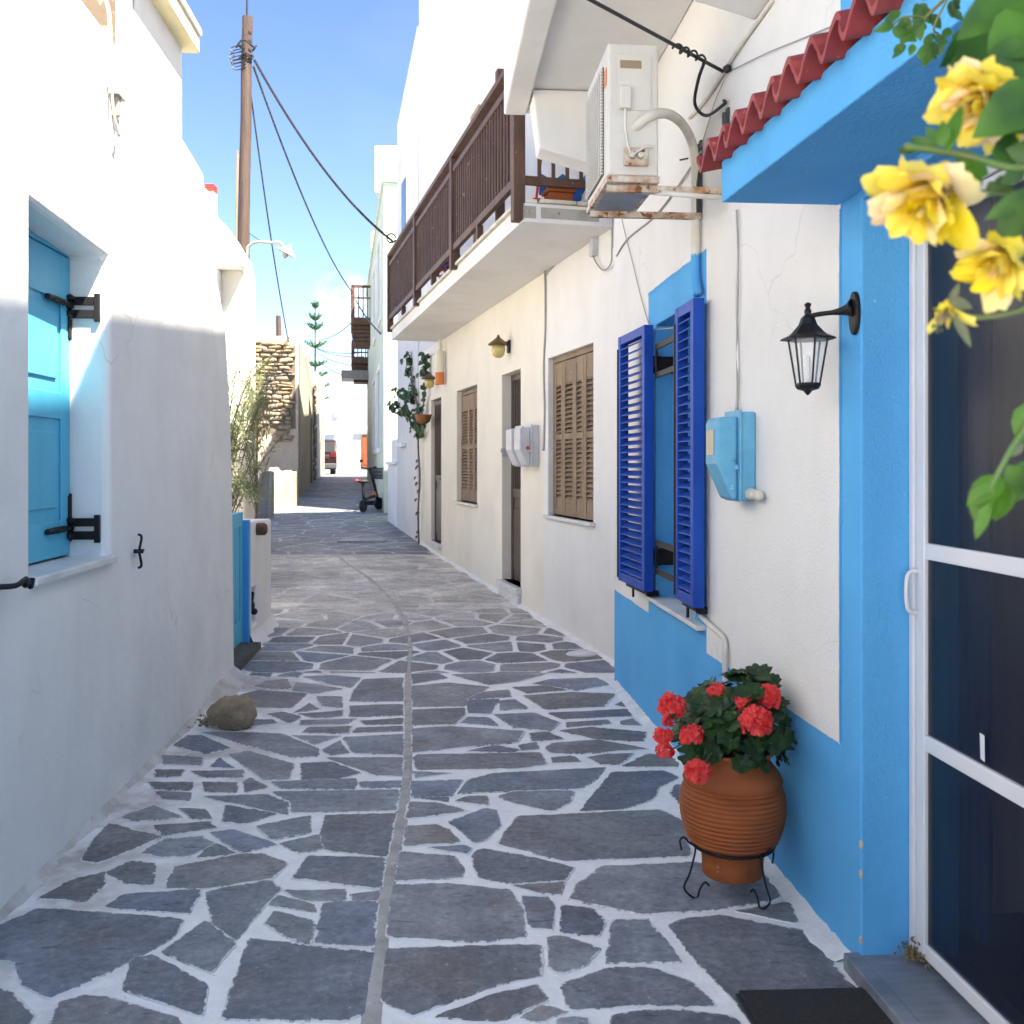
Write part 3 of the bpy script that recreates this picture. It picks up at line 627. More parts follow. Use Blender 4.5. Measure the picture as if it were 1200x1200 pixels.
for a, b, c, d in ((sW0, sW0+.06, .80, 2.43), (sW1-.06, sW1, .80, 2.43), (sW0+.06, sW1-.06, .80, .87), (sW0+.06, sW1-.06, 2.36, 2.43), ((sW0+sW1)/2-.03, (sW0+sW1)/2+.03, .87, 2.36)):
    mb.box(a, b, -.32, -.285, c, d)
mb.build('window_frame', MBLUE, wn, bevel=.004)
# shutters: thick louvred leaves standing off the wall
def shutter(p_far, p_near, z0, h, lab):
    w = (Vector(p_near)-Vector(p_far)).length
    mb = MB(A); mb.M = panelM(p_far, p_near, z0, 1)
    # v must point to the street (+t)
    if (mb.M @ Vector((0, 1, 0)) - mb.M @ Vector((0, 0, 0))).y < 0: mb.M = panelM(p_far, p_near, z0, -1)
    louvre_panel(mb, w, h, .056, .055, pitch=.046)
    o = mb.build('shutter', DEEP, HA, bevel=.003); tag(o, lab)
    h2 = MB(A); h2.M = mb.M
    h2.box(w-.09, w-.05, -.05, .02, -.035, -.004); h2.box(.02, w-.02, .066, .078, -.03, -.004) if False else None
    h2.tube([(w*.45, .03, -.012), (w*.45, .03, -.075)], .008); h2.box(w*.2, w-.02, .02, .036, -.022, -.006)
    h2.box(-.004, .012, .05, .062, .02, h*.95)
    h2.build('shutter_stay', BLACKI, o)
    return o
sF = shutter((6.44, .075), (5.83, .035), .84, 1.58, 'far deep blue louvred shutter')
sN = shutter((5.12, .0), (4.76, -.0), .90, 1.50, 'near deep blue louvred shutter')
sN.location += Vector((0, .03, 0))
# hinge brackets between the shutters
for z in (.99, 2.14):
    mb = MB(A)
    mb.box(5.90, 5.925, -.14, .03, z, z+.10); mb.box(5.86, 5.90, -.02, .05, z, z+.10)
    mb.box(5.60, 5.92, .012, .022, z+.0, z+.035) if False else None
    mb.box(5.10, 5.80, .02, .032, z-.04, z-.005); mb.box(5.10, 5.80, .02, .032, z+.125, z+.16); mb.box(5.78, 5.80, .02, .032, z-.04, z+.16); mb.box(5.78, 5.93, .02, .034, z+.03, z+.09)
    mb.build('shutter_hinge', BLACKI, HA, bevel=.003)
# doorway
mb = MB(A); mb.box(sD0-.02, sD1+.03, -.24, .0, .0, .052); mb.box(sD0-.6, sD1+.02, .0, .05, .0, .055)
mb.build('door_step', MARBLEG, HA, bevel=.005)
DT = -.175
mb = MB(A)
mb.box(sD1-.028, sD1-.002, DT-.03, DT+.02, .056, 2.42); mb.box(sD0, sD0+.03, DT-.03, DT+.02, .056, 2.42); mb.box(sD0+.03, sD1-.03, DT-.03, DT+.02, 2.385, 2.42)
mb.build('door_frame', ALU, HA, bevel=.003)
D0, D1 = sD0+.035, sD1-.032
mb = MB(A)
for a, b in ((D1-.05, D1), (D0, D0+.05)): mb.box(a, b, DT-.015, DT+.012, .075, 2.38)
for z0, z1 in ((.075, .12), (.715, .765), (1.305, 1.355), (2.33, 2.38)): mb.box(D0+.05, D1-.05, DT-.014, DT+.010, z0, z1)
sd = mb.build('screen_door', ALU, HA, bevel=.004)
mb = MB(A); mb.box(D0+.05, D1-.05, DT-.004, DT-.001, .12, 2.33); mb.build('insect_screen', SCREEN, sd)
mb = MB(A); mb.tube(smoothpath([(D1-.012, DT+.012, 1.265), (D1-.012, DT+.045, 1.25), (D1-.012, DT+.045, 1.15), (D1-.012, DT+.012, 1.135)], 5), .007); mb.build('handle', ALU, sd, smooth=True)
s_, z_ = A.on(1153, 860, DT); _, z2 = A.on(1153, 892, DT)
mb = MB(A); mb.quad((s_-.01, DT+.003, z2), (s_+.012, DT+.003, z2+.004), (s_+.014, DT+.004, z_), (s_-.008, DT+.003, z_-.003)); mb.build('tape_strip', ALU, sd)
# curtain and dark room behind the screen
se = A.s(1158, -.40)
mb = MB(A); vs = []; n = 60
for i in range(n+1):
    s_ = se+(3.36-se)*i/n; t_ = -.40+.022*math.sin(i*.9)+.01*math.sin(i*2.3)
    vs += [(s_, t_, .08), (s_, t_, 2.5)]
mb.add(vs, [(2*i, 2*i+2, 2*i+3, 2*i+1) for i in range(n)])
tag(mb.build('curtain', CURTAIN, base=(3, -.32, 0), smooth=True), 'blue curtain hanging behind the dark screen door', 'curtain')
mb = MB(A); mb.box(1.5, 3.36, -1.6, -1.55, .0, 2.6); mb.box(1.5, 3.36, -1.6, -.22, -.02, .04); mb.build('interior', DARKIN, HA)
# blue canopy with red tiles
def cf(D): return .69+.132*(3.2-D)                    # x of the fascia
def toA(x, D):
    v = Vector((x, D, 0))-A.o; return v.dot(A.a), v.dot(A.n)
p0 = toA(cf(3.22), 3.22); p1 = toA(cf(-1.2), -1.2)
mb = MB(A); zc = 2.455
mb.prism([(p0[0], p0[1]), (p1[0], p1[1]), (p1[0], -.0), (p0[0], -.0)], zc, zc+.135, 'z')
mb.build('canopy', BLUE, HA, bevel=.005)
mb = MB(A); mb.prism([(p0[0]-.02, p0[1]-.05), (p1[0], p1[1]-.05), (p1[0], 0), (p0[0]-.02, 0)], zc+.136, zc+.16, 'z'); mb.build('canopy_top', BLUE, HA)
e0 = toA(cf(3.28)-.055, 3.28); e1 = toA(cf(-1.2)-.055, -1.2)
mb = MB(A); n = 900; rows = 4; lam = .128; vs = []
for lay in (0, 1):
    for i in range(n+1):
        k = i/n; es, et = e0[0]+(e1[0]-e0[0])*k, e0[1]+(e1[1]-e0[1])*k
        ph = 2*math.pi*(es/lam); wv = .034*math.sin(ph)+.006*math.sin(2*ph+.6)
        jag = .012*math.floor(es/lam % 3)/3
        for r in range(rows+1):
            q = r/rows; t_ = (et+jag)*(1-q)+.0*q
            vs.append((es, t_, zc+.165+.10*q+wv-lay*.020))
m1 = (n+1)*(rows+1); fs = []
ix = lambda l, i, r: l*m1+i*(rows+1)+r
for i in range(n):
    for r in range(rows):
        fs += [(ix(0,i,r), ix(0,i+1,r), ix(0,i+1,r+1), ix(0,i,r+1)), (ix(1,i,r), ix(1,i,r+1), ix(1,i+1,r+1), ix(1,i+1,r))]
    fs.append((ix(0,i,0), ix(1,i,0), ix(1,i+1,0), ix(0,i+1,0)))
for r in range(rows): fs.append((ix(0,0,r), ix(0,0,r+1), ix(1,0,r+1), ix(1,0,r)))
mb.add(vs, fs); mb.build('roof_tiles', TILE, HA, smooth=True, angle=50)
# upper balcony: soffit, edge beam, parapet and haunches
mb = MB(A); so = 6.66; to = .86
mb.box(-2, so-.003, .0, to-.15, 3.98, 4.12); mb.box(-2, so, to-.15, to, 3.93, 5.2); mb.box(so-.15, so, 0, to-.15, 3.94, 5.2)
for (a, b) in ((6.30, 6.52), (3.55, 4.10)):
    mb.prism([(0, 3.42), (.66, 3.60), (.706, 3.975), (0, 3.975)], a, b, 's') if a > 5 else mb.prism([(0, 3.44), (.45, 3.56), (.50, 3.975), (0, 3.975)], a, b, 's')
mb.build('upper_balcony', SOFFIT, HA, bevel=.012)

# ================================================================== cream house with the wooden balcony
HB = thing('cream_tinted_house', 'long house, tinted cream with painted bounce light, with brown shutters and a wooden railed balcony', 'house', B, (8, 0, 0))
eB = B.s(491)
w1a, w1b = B.s(695), B.s(642); d1a, d1b = B.s(610), B.s(588); w2a, w2b = B.s(559), B.s(535); d2a, d2b = B.s(517), B.s(505)
sL = B.s(637)
ssB = [7.4, w1a, w1b, sL, d1a, d1b, w2a, w2b, d2a, d2b, eB]
zB = [-.1, .26, .36, 1.07, 1.10, 2.62, 2.65, 3.5, 10]
hol = {(1, 4), (4, 1), (4, 2), (4, 3), (4, 4), (6, 3), (6, 4), (8, 2), (8, 3), (8, 4)}
mb = MB(B)
facade(mb, ssB, zB, hol, .22, matf=lambda i, j, rev: 2 if zB[j] > 3.4 else 1 if i > 2 else 0)  # cream on the farther lower cells is sun bounce put into the plaster colour
mb.m = 0
mb.box(7.4, eB, -7, -.23, -.1, 10); mb.quad((7.4, 0, 10), (eB, 0, 10), (eB, -.23, 10), (7.4, -.23, 10)); mb.quad((eB, 0, -.1), (eB, -.23, -.1), (eB, -.23, 10), (eB, 0, 10))
UPW = stucco('shade greyed plaster', (.66, .66, .67), 50, .3, 2, .3, (.58, .58, .59))  # shade put into the colour: greyer than the wall below
wallB = mb.build('wall', [WHITE_R, CREAM_TINT, UPW], HB, merge=True, bevel=.008)
def sill(a, b, z): mb = MB(B); mb.box(a-.06, b+.05, -.2, .045, z-.03, z); mb.build('window_sill', MARBLE, HB, bevel=.004)
sill(w1a, w1b, 1.10); sill(w2a, w2b, 1.07)
mb = MB(B); mb.box(d1a-.04, d1b+.04, -.2, .06, .19, .26); mb.box(d1a-.02, d1b+.02, -.0, .035, -.05, .19); mb.build('door_step', MARBLE, HB, bevel=.006)
mb = MB(B); mb.box(d2a-.04, d2b+.04, -.2, .05, .28, .36); mb.build('door_step', MARBLE, HB, bevel=.006)
# folded louvre shutters: four leaves in the wide window, three in the narrow one
def closed_shutters(a, b, z0, z1, n, t):
    mb = MB(B)
    for s0, s1, q0, q1 in ((a, a+.04, z0, z1), (b-.04, b, z0, z1), (a+.04, b-.04, z1-.05, z1)): mb.box(s0, s1, t-.05, t+.02, q0, q1)
    f = mb.build('window_frame', BROWNS, HB, bevel=.004)
    w = (b-a-.08)/n
    for k in range(n):
        s0 = a+.04+k*w; zig = (.018 if k % 2 else 0)
        mb = MB(B); mb.M = panelM((s0+.002, t-.02+zig), (s0+w-.002, t-.02+(.018-zig)), z0+.01, 1)
        if (mb.M @ Vector((0, 1, 0)) - mb.M @ Vector((0, 0, 0))).y < 0: mb.M = panelM((s0+.002, t-.02+zig), (s0+w-.002, t-.02+(.018-zig)), z0+.01, -1)
        louvre_panel(mb, w-.004, z1-z0-.07, .035, .055, mid=(z1-z0)*.47, pitch=.042)
        mb.box(.055, w-.06, .004, .03, z1-z0-.28, z1-z0-.12); mb.box(.055, w-.06, .004, .03, .055, .15)
        mb.build('shutter_leaf', BROWNS, f, bevel=.002)
closed_shutters(w1a+.01, w1b-.01, 1.10, 2.62, 4, -.07)
closed_shutters(w2a+.01, w2b-.01, 1.07, 2.60, 3, -.09)
def bar_door(a, b, z0, z1, t=-.19):
    mb = MB(B)
    mb.box(a, a+.06, t-.03, t+.02, z0, z1); mb.box(b-.06, b, t-.03, t+.02, z0, z1); mb.box(a+.06, b-.06, t-.03, t+.02, z1-.07, z1)
    mb.box(a+.06, b-.06, t-.02, t+.0, z0, z0+.95); mb.box(a+.10, b-.10, t, t+.015, z0+.12, z0+.82); mb.box(a+.06, b-.06, t-.02, t+.015, z0+.95, z0+1.05)
    n = 7
    for k in range(n):
        s = a+.06+(b-a-.12)*(k+.5)/n; mb.tube([(s, t+.002, z0+1.05), (s, t+.002, z1-.07)], .011, 6)
    d = mb.build('door', DOORB, HB, bevel=.003)
    mb = MB(B); mb.box(a+.06, b-.06, t-.024, t-.021, z0+1.0, z1-.07); mb.build('door_pane', PANE, d)
    mb = MB(B); s = a+.10; mb.tube([(s, t+.01, z0+1.0), (s, t+.06, z0+1.0), (s+.12, t+.065, z0+1.0)], .011, 8); mb.build('handle', BLACKI, d, smooth=True); mb = MB(B); mb.ball((s, t+.02, z0+.9), .02, 1); mb.build('keyhole_cover', BLACKI, d, smooth=True)
bar_door(d1a, d1b, .26, 2.62, -.13); bar_door(d2a, d2b, .36, 2.60, -.08)
s_, z_ = B.on(600, 530, -.0)
mb = MB(B); mb.box(d1b-.01, d1b, -.16, .015, z_, z_+.05); mb.box(d1b-.012, d1b-.001, -.13, .0, z_-.05, z_-.008); mb.build('letter_slot', GREYP, HB)
# balcony slab
b0, b1, bt, bz = 8.08, B.s(516)+.05, .75, 3.48
mb = MB(B); mb.box(b0, b1, 0, bt, bz, bz+.15); slab = mb.build('balcony', SOFFIT, HB, bevel=.006)
mb = MB(B)
n = 22
for k in range(n):
    a = b0+(b1-b0)*k/n; mb.box(a+.002, a+(b1-b0)/n-.002, bt-.12, bt+.03, bz+.152, bz+.18+random.uniform(-.002, .002))
for k in range(2): mb.box(b0-.03, b0+.12, .02+k*.3, .31+k*.3, bz+.152, bz+.18)
mb.build('edge_tile', mat('cracked marble edging', (.66, .62, .52), .5, (.42, .38, .28), 7, bs=20, spots=(.18, .15, .09), spot_t=.64), slab, bevel=.003)
mb = MB(B)
mb.box(b0-.003, b0-.001, .12, .60, bz+.035, bz+.12); mb.box(b0-.003, b0-.001, .64, .74, bz+.03, bz+.125)
mb.build('end_plate', mat('stained cement patch', (.40, .38, .33), .7, (.30, .28, .24), 5, bs=30), slab)
for t_ in (.2, .32, .45, .67, .71): mb = MB(B); mb.ball((b0-.004, t_, bz+.08), .010, 1); mb.build('bolt', RUST, slab)
def rail_run(p, q, n_b, name_post=True):
    """p,q in (s,t); returns railing mesh + balusters"""
    p, q = Vector((p[0], p[1], 0)), Vector((q[0], q[1], 0)); d = (q-p).normalized(); nn = Vector((-d.y, d.x, 0))
    return p, q, d, nn
rail = thing('x', None, None)  # placeholder removed below
bpy.data.objects.remove(rail)
zt = bz+.18
mb = MB(B)
rt = bt+.02
def beam(a, b, ta, tb, z0, z1): mb.box(a, b, ta, tb, z0, z1)
beam(b0+.02, b1, rt-.06, rt+.05, zt+1.08, zt+1.13)       # hand rail
beam(b0+.02, b1, rt-.02, rt+.03, zt+.93, zt+.99)          # upper rail
beam(b0+.02, b1, rt-.02, rt+.03, zt+.12, zt+.19)          # lower rail
for k, s in enumerate((b0+.05, B.s(533, rt), B.s(489, rt), b1-.05)):
    mb.box(s-.05, s+.05, rt-.045, rt+.05, zt-(.17 if k == 0 else .06), zt+1.079)
for k, s in enumerate((B.s(562, rt), B.s(508, rt), B.s(473, rt))): mb.box(s-.03, s+.03, rt-.03, rt+.03, zt, zt+.119)
beam(b0+.02, b0+.07, .02, rt-.046, zt+1.08, zt+1.13); beam(b0+.025, b0+.065, .02, rt-.046, zt+.93, zt+.98); beam(b0+.025, b0+.065, .02, rt-.046, zt+.12, zt+.19)
mb.box(b0+.02, b0+.09, .02, .09, zt, zt+1.08)
mb.box(b0+1.1, b0+1.19, .66-.05, .66+.02, zt, zt+1.45)
rl = mb.build('railing', BROWN, HB, bevel=.006)
nb = 72
for k in range(nb):
    s = b0+.13+(b1-b0-.26)*k/(nb-1)
    mb = MB(B); mb.box(s-.013, s+.013, rt-.007, rt+.017, zt+.19, zt+.93); mb.build('baluster', BROWN, rl)
for k in range(5):
    t_ = .14+k*.115; mb = MB(B); mb.box(b0+.033, b0+.057, t_-.013, t_+.013, zt+.19, zt+.93); mb.build('baluster', BROWN, rl)
# objects kept on the balcony
mb = MB(B); mb.box(b0+.10, b0+.26, .30, .50, zt, zt+.10); mb.box(b0+.08, b0+.28, .28, .52, zt+.10, zt+.13); tag(mb.build('planter', TERRA, base=(b0+.18, .4, zt), bevel=.01), 'terracotta planter on the near end of the wooden balcony', 'planter')
mb = MB(B); mb.ball((b0+.16, .14, zt+.08), (.07, .07, .08), 2, .03); tag(mb.build('round_stone', MARBLE, base=(b0+.16, .14, zt), smooth=True), 'pale round stone beside the terracotta planter on the balcony', 'stone')
mb = MB(B); mb.tube([(b0+.22, .58, zt+.02), (b0+.26, .45, zt+1.0)], .011); mb.box(b0+.14, b0+.32, .54, .62, zt, zt+.05); tag(mb.build('broom', REDP, base=(b0+.22, .58, zt)), 'red handled broom leaning at the balcony end', 'broom')
mb = MB(B)
vs = []
for i in range(9):
    for j in range(7): vs.append((b0+.32+.012*math.sin(i*1.7+j), .12+i*.05, zt+.14+j*.03-.06*abs(math.sin(i*.8))+.0))
mb.add(vs, [(i*7+j, i*7+j+1, (i+1)*7+j+1, (i+1)*7+j) for i in range(8) for j in range(6)])
tag(mb.build('blue_cloth', mat('blue cloth', (.02, .20, .60), .8), base=(b0+.32, .3, zt), smooth=True), 'crumpled blue cloth behind the balcony railing', 'cloth')
mb = MB(B); s_ = B.s(520, rt); mb.M = Matrix.Rotation(0, 4, 'X')
s_, z_ = B.on(547, 158, .5)
mb.box(s_-.35, s_+.05, .42, .45, z_-.16, z_+.22); mb.box(s_-.17, s_-.13, .43, .46, zt, z_-.16)
tag(mb.build('wooden_board', mat('tan plywood', (.42, .29, .14), .6, (.3, .2, .09), 6), base=(s_-.15, .44, zt), bevel=.004), 'small tan board on a post above the balcony handrail', 'board')
for i, (px, c_, nm) in enumerate(((519, (.45, .05, .12), 'red flowered'), (526, (.14, .08, .42), 'purple flowered'))):
    s_ = B.s(px, .6); mb = MB(B)
    mb.lathe([(.07, 0), (.10, .16), (.11, .17), (.09, .17)], (s_, .55, zt), 14)
    p_ = mb.build('flower_pot', TERRA, base=(s_, .55, zt), smooth=True, angle=40); tag(p_, nm+' pot plant between the balusters', 'potted plant')
    mb = MB(B)
    for k in range(70):
        a, e = random.uniform(0, 6.28), random.uniform(-.3, 1.2); r = .13
        mb.m = 0 if random.random() < .5 else 1; mb.ball((s_+r*math.cos(a)*math.cos(e), .55+r*math.sin(a)*math.cos(e), zt+.22+r*math.sin(e)), random.uniform(.015, .03), 1, .2)
    mb.build('foliage', [LEAFG, mat('petal '+nm, c_, .6)], p_)

# ================================================================== white house beyond the cream one
HC = thing('white_house', 'tall plain white house standing just past the cream house', 'house', B, (18, 0, .2))
eC = B.s(467); mb = MB(B)
vs = [(eB+.002, .03, -.1), (eC, .03, -.1), (eC, .03, 8.35), (eB+.002, .03, 9.25)]
mb.prism([(p[0], p[2]) for p in vs], -6, .03)
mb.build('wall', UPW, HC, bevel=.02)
s_, _ = B.on(475, 0); mb = MB(B); mb.box(s_-.25, s_+.25, .031, .04, B.z(475, 272), B.z(475, 212)); mb.box(s_-.3, s_+.3, .031, .07, B.z(475, 275), B.z(475, 272)); mb.build('window', PANE, HC)
mb = MB(B); s_ = B.s(474); mb.box(s_-.4, s_+.3, .031, .12, B.z(474, 524), B.z(474, 519)); mb.build('ledge', WHITE, HC, bevel=.01)
mb = MB(B); s0, s1 = eC+.002, B.s(456); mb.box(s0, s1, -1.5, .03, 0, B.z(462, 545)); mb.box(s0, s1-.5, -1.5, .02, B.z(462, 545), B.z(463, 515)); mb.box(s0, s1+.05, -1.5, .08, B.z(462, 545), B.z(462, 545)+.07)
tag(mb.build('stepped_parapet', WHITE, base=(s0, 0, .3), bevel=.02), 'low stepped white wall before the pale green house', 'wall')
# ================================================================== pale green house
Gf = Frame(.98, .173)
HG = thing('green_house', 'pale green house with tall white framed windows', 'house', Gf, (23.4, 0, .4))
s0 = Gf.s(450); sE = Gf.s(430)
zt_ = 8.2
def gs(px): return Gf.s(px)
wins = [(gs(447), gs(443.6)), (gs(441), gs(438.5))]
ssG = [s0, wins[0][0], wins[0][1], wins[1][0], wins[1][1], sE]; zG = [.2, 2.0, 4.0, 5.3, 7.3, zt_]
mb = MB(Gf); facade(mb, ssG, zG, {(1, 1), (3, 1), (1, 3), (3, 3)}, .15)
mb.box(s0, sE, -6, -.16, .2, zt_); mb.quad((s0, 0, .2), (s0, -.16, .2), (s0, -.16, zt_), (s0, 0, zt_)); mb.quad((s0, 0, zt_), (sE, 0, zt_), (sE, -.16, zt_), (s0, -.16, zt_)); mb.quad((sE, 0, .2), (sE, -.16, .2), (sE, -.16, zt_), (sE, 0, zt_))
mb.build('wall', GREENW, HG, merge=True, bevel=.02)
mb = MB(Gf); mb.box(s0-.06, sE, -6, .06, zt_, zt_+.10); mb.build('cornice', GREENW, HG, bevel=.01)
for a, b in wins:
    for z0, z1 in ((2.0, 4.0), (5.3, 7.3)):
        mb = MB(Gf)
        for q in ((a-.12, a, z0, z1), (b, b+.12, z0, z1), (a-.12, b+.12, z1, z1+.12), (a-.12, b+.12, z0-.12, z0)): mb.box(q[0], q[1], .001, .05, q[2], q[3])
        f = mb.build('window_frame', WHITE, HG); mb = MB(Gf); mb.box(a, b, -.14, -.1, z0, z1); mb.build('window_pane', mat('pale curtained pane', (.45, .48, .5), .2), f)
def P3(px, py, D): q = P(px, py, D); v = q-Gf.o; return (v.dot(Gf.a), v.dot(Gf.n), q.z)
def wood_balcony(Dn, L_, out, ztop, zslab, label_parts):
    mb = MB(Gf); a = Dn; b = Dn+L_
    mb.box(a, b, 0, out, zslab, zslab+.1)
    for k in range(5): mb.box(a+(b-a-.1)*k/4, a+(b-a-.1)*k/4+.1, 0, out, zslab-.14, zslab)
    for s in (a, (a+b)/2, b-.1): mb.box(s, s+.1, out-.1, out, zslab+.1, ztop)
    mb.box(a, b, out-.07, out, ztop-.07, ztop+.02); mb.box(a, a+.07, 0, out, ztop-.07, ztop+.02); mb.box(a, a+.05, 0, out, ztop-.45, ztop-.4)
    n = 16
    for k in range(n): s = a+.15+(b-a-.3)*k/(n-1); mb.box(s-.02, s+.02, out-.05, out-.02, zslab+.1, ztop-.07)
    for k in range(4): t = .08+k*out/4.3; mb.box(a+.01, a+.05, t, t+.04, zslab+.1, ztop-.07)
    for k in range(5): q = k/5; mb.box(a+.2, b-.2, 0, out*(1-q*.18), zslab-.14-.14*(k+1), zslab-.14-.14*k-.02)
    return mb.build('wooden_balcony', BROWN, HG)
wood_balcony(34.5, 1.6, .66, 7.75, 6.55, '')
wood_balcony(37.5, 1.4, .62, 6.2, 5.5, '')
mb = MB(Gf); mb.box(37.0, 38.6, 0, 1.0, 4.75, 4.83); mb.box(37.0, 37.06, 0, 1.0, 4.83, 5.05); mb.build('awning', LAMPG, HG)
# taller white block behind the green house
mb = MB(); q0, q1 = P(439.5, 172, 24.5), P(475, 172, 24.5)
mb.box(q0.x, q1.x+5, 24.4, 36, 8.35, q0.z)
o = mb.build('white_block', WHITE, base=((q0.x+2), 28, 8.35), bevel=.03); tag(o, 'white top storey rising behind the pale green house', 'building')
mb = MB(); q0 = P(434.5, 270, 31); mb.box(q0.x, q0.x+3, 31, 33.5, 8.32, q0.z); tag(mb.build('roof_parapet', WHITE, base=(q0.x+1, 33, 8.32), bevel=.03), 'small white rooftop box at the far end of the green house', 'parapet')

# ================================================================== far white house, car
mb = MB(); a, b = P(376, 480, 52), P(436, 455, 52)
poly = [(-13, 1), (-3, 1), (-3, 5.9), (b.x, P(432, 455, 52).z), (P(385, 467, 52).x, P(385, 467, 52).z), (-11.5, 4.3), (-13, 4.3)]
HF = thing('far_white_house', 'bright white gabled house closing the far end of the lane', 'house', W, (-8, 52, 1))
mb = MB(); mb.prism(poly, 52, 58); mb.build('wall', WHITE, HF, bevel=.04)
q0, q1 = P(424, 510, 51.95), P(433, 548, 51.95)
mb = MB(); mb.box(q0.x, q1.x+.3, 51.93, 51.98, q1.z, q0.z); mb.box(q0.x+.08, q1.x+.2, 51.91, 51.93, q1.z+.15, q1.z+.8); mb.build('door', mat('orange brown door', (.24, .065, .02), .7), HF, bevel=.01)
mb = MB(); mb.box(q0.x-.35, q1.x+.6, 51.85, 51.99, q0.z+.1, q0.z+.3); mb.build('door_lintel', COPING, HF)
q0 = P(390, 485, 51.95); mb = MB(); mb.box(q0.x, q0.x+.25, 51.94, 51.99, q0.z-.25, q0.z+.1); mb.build('vent', STEELG, HF)
q0 = P(386, 508, 51.95); mb = MB(); mb.box(q0.x-1, q0.x+.35, 51.88, 51.99, q0.z-.05, q0.z+.15); mb.build('ledge', WHITE, HF)
Cf = Frame(.55, .19); c0 = Cf.s(395)
c0 = 47*math.hypot(1, .19)
CAR = thing('parked_car', 'dark maroon car half hidden behind the ruined wall', 'car', Cf, (c0+2, .9, 1.0))
body = [(0, .30), (0, .85), (.08, 1.05), (.35, 1.12), (.62, 1.68), (.9, 1.76), (2.6, 1.74), (3.3, 1.15), (4.2, 1.0), (4.35, .75), (4.3, .3)]
mb = MB(Cf); mb.prism([(c0+a, 1.0+z) for a, z in body], .0, 1.8)
mb.build('body', CARP, CAR, bevel=.09, seg=3)
mb = MB(Cf); mb.prism([(.2, 2.14), (1.6, 2.14), (1.48, 2.62), (.32, 2.62)], c0+.30, c0+.5, 's'); mb.build('rear_window', PANE, CAR)
for t_ in (.18, 1.62):
    mb = MB(Cf); mb.box(c0-.03, c0+.2, t_-.14, t_+.14, 1.88, 2.12); mb.build('tail_light', RUBY, CAR, bevel=.02)
    for yy in (.75, 3.5):
        mb = MB(Cf); mb.tube([(c0+yy, t_-.13, 1.33), (c0+yy, t_+.13, 1.33)], .33, 18); wh = mb.build('wheel', RUBBER, CAR, bevel=.02)
        mb = MB(Cf); mb.tube([(c0+yy, t_-.14, 1.33), (c0+yy, t_+.14, 1.33)], .19, 14); mb.build('rim', DARKG, wh)
mb = MB(Cf); mb.box(c0-.08, c0+.1, .05, 1.75, 1.35, 1.6); mb.build('bumper', DARKG, CAR, bevel=.04)

# ================================================================== ruined stone house (left, far)
Rf = Frame(-1.887, .15); s0 = Rf.s(350); sE = 46.5
HR = thing('ruined_stone_house', 'roofless stone ruin with crumbling render', 'ruin', Rf, (s0, 0, .6))
mb = MB(Rf)
top = [(s0, 5.05), (s0+.6, 5.2), (s0+1.8, 4.95), (s0+4, 5.1), (s0+6.5, 5.0), (s0+7, 4.6), (s0+11, 4.75), (s0+12, 5.3), (sE, 5.35)]
mb.m = 0; mb.prism([(s0, .3)] + top + [(sE, .6)][::1], 0, .5)
mb.m = 1; prof = [(.0, .3), (0, 5.05), (.35, 5.22), (.9, 5.18), (1.5, 5.1), (2.4, 5.15), (4.5, 5.0), (4.5, .3)]
mb.prism(prof, s0-.012, s0+.5, 's')
mb.build('wall', [RUINP, RUINP], HR, bevel=.03)
mb = MB(Rf)
random.seed(3)
z = 2.2
while z < 5.05:
    h = random.uniform(.06, .15); t = .05+random.uniform(0, .22)
    tend = 1.75
    while t < tend:
        w = random.uniform(.12, .50)
        if not (z < 3.3 and .55 < t < 1.5 and random.random() < .85):
            n0 = len(mb.v); mb.ball((s0-.03+random.uniform(-.03, .02), t+w/2, z+h/2+random.uniform(-.015, .015)), (.07, w*random.uniform(.48, .56), h*random.uniform(.42, .6)), 2, .12)
            # square the stone up a little
            tl = random.uniform(-.15, .15); hw, hh = w*.5, h*.5; cy2, cz2 = t+w/2, z+h/2
            for i in range(n0, len(mb.v)):
                v = mb.v[i]; a_, b_ = (v.y-cy2)/hw, (v.z-cz2)/hh
                a_ = math.copysign(min(1, abs(a_))**.55, a_); b_ = math.copysign(min(1.05, abs(b_))**.6, b_)
                mb.v[i] = Vector((v.x, cy2+a_*hw, cz2+b_*hh*.92+a_*tl*hw))
        t += w+.015
    z += h+.012
STONE = mat('rubble stone', (.30, .24, .17), .85, (.19, .165, .14), 1.6, bs=9, bstr=.8, bd=.03, big=(.30, .18, .07), bigs=2.6, spots=(.12, .10, .08), spot_s=5, spot_t=.62)
mb.build('stonework', STONE, HR, smooth=True, angle=40)
mb = MB(Rf); mb.prism([(.08, 2.6), (1.75, 2.2), (1.8, 4.95), (1.2, 5.05), (.1, 4.95)], s0-.016, s0-.004, 's'); mb.build('stone_bedding', mat('dark earth bedding', (.14, .11, .08), .95, bs=10), HR)
mb = MB(Rf); mb.add([(s0-.02, .05, 5.06), (s0-.02, 1.9, 5.1), (s0-.02, 1.9, 5.2), (s0-.02, .9, 5.2), (s0-.02, .35, 5.24)], [(0,1,2,3,4)]); mb.build('render_cap', RUINC, HR)
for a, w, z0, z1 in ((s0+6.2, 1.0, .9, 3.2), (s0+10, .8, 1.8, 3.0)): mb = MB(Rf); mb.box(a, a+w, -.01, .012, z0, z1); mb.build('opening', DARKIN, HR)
random.seed(5)
mb = MB(Rf)
for k in range(120):
    s_ = s0+8+random.uniform(0, 1.6); z_ = random.uniform(1.0, 4.6); mb.ball((s_, -.01, z_), (random.uniform(.06, .16), .05, random.uniform(.05, .09)), 1, .15)
mb.build('side_stonework', STONE, HR, smooth=True, angle=40)
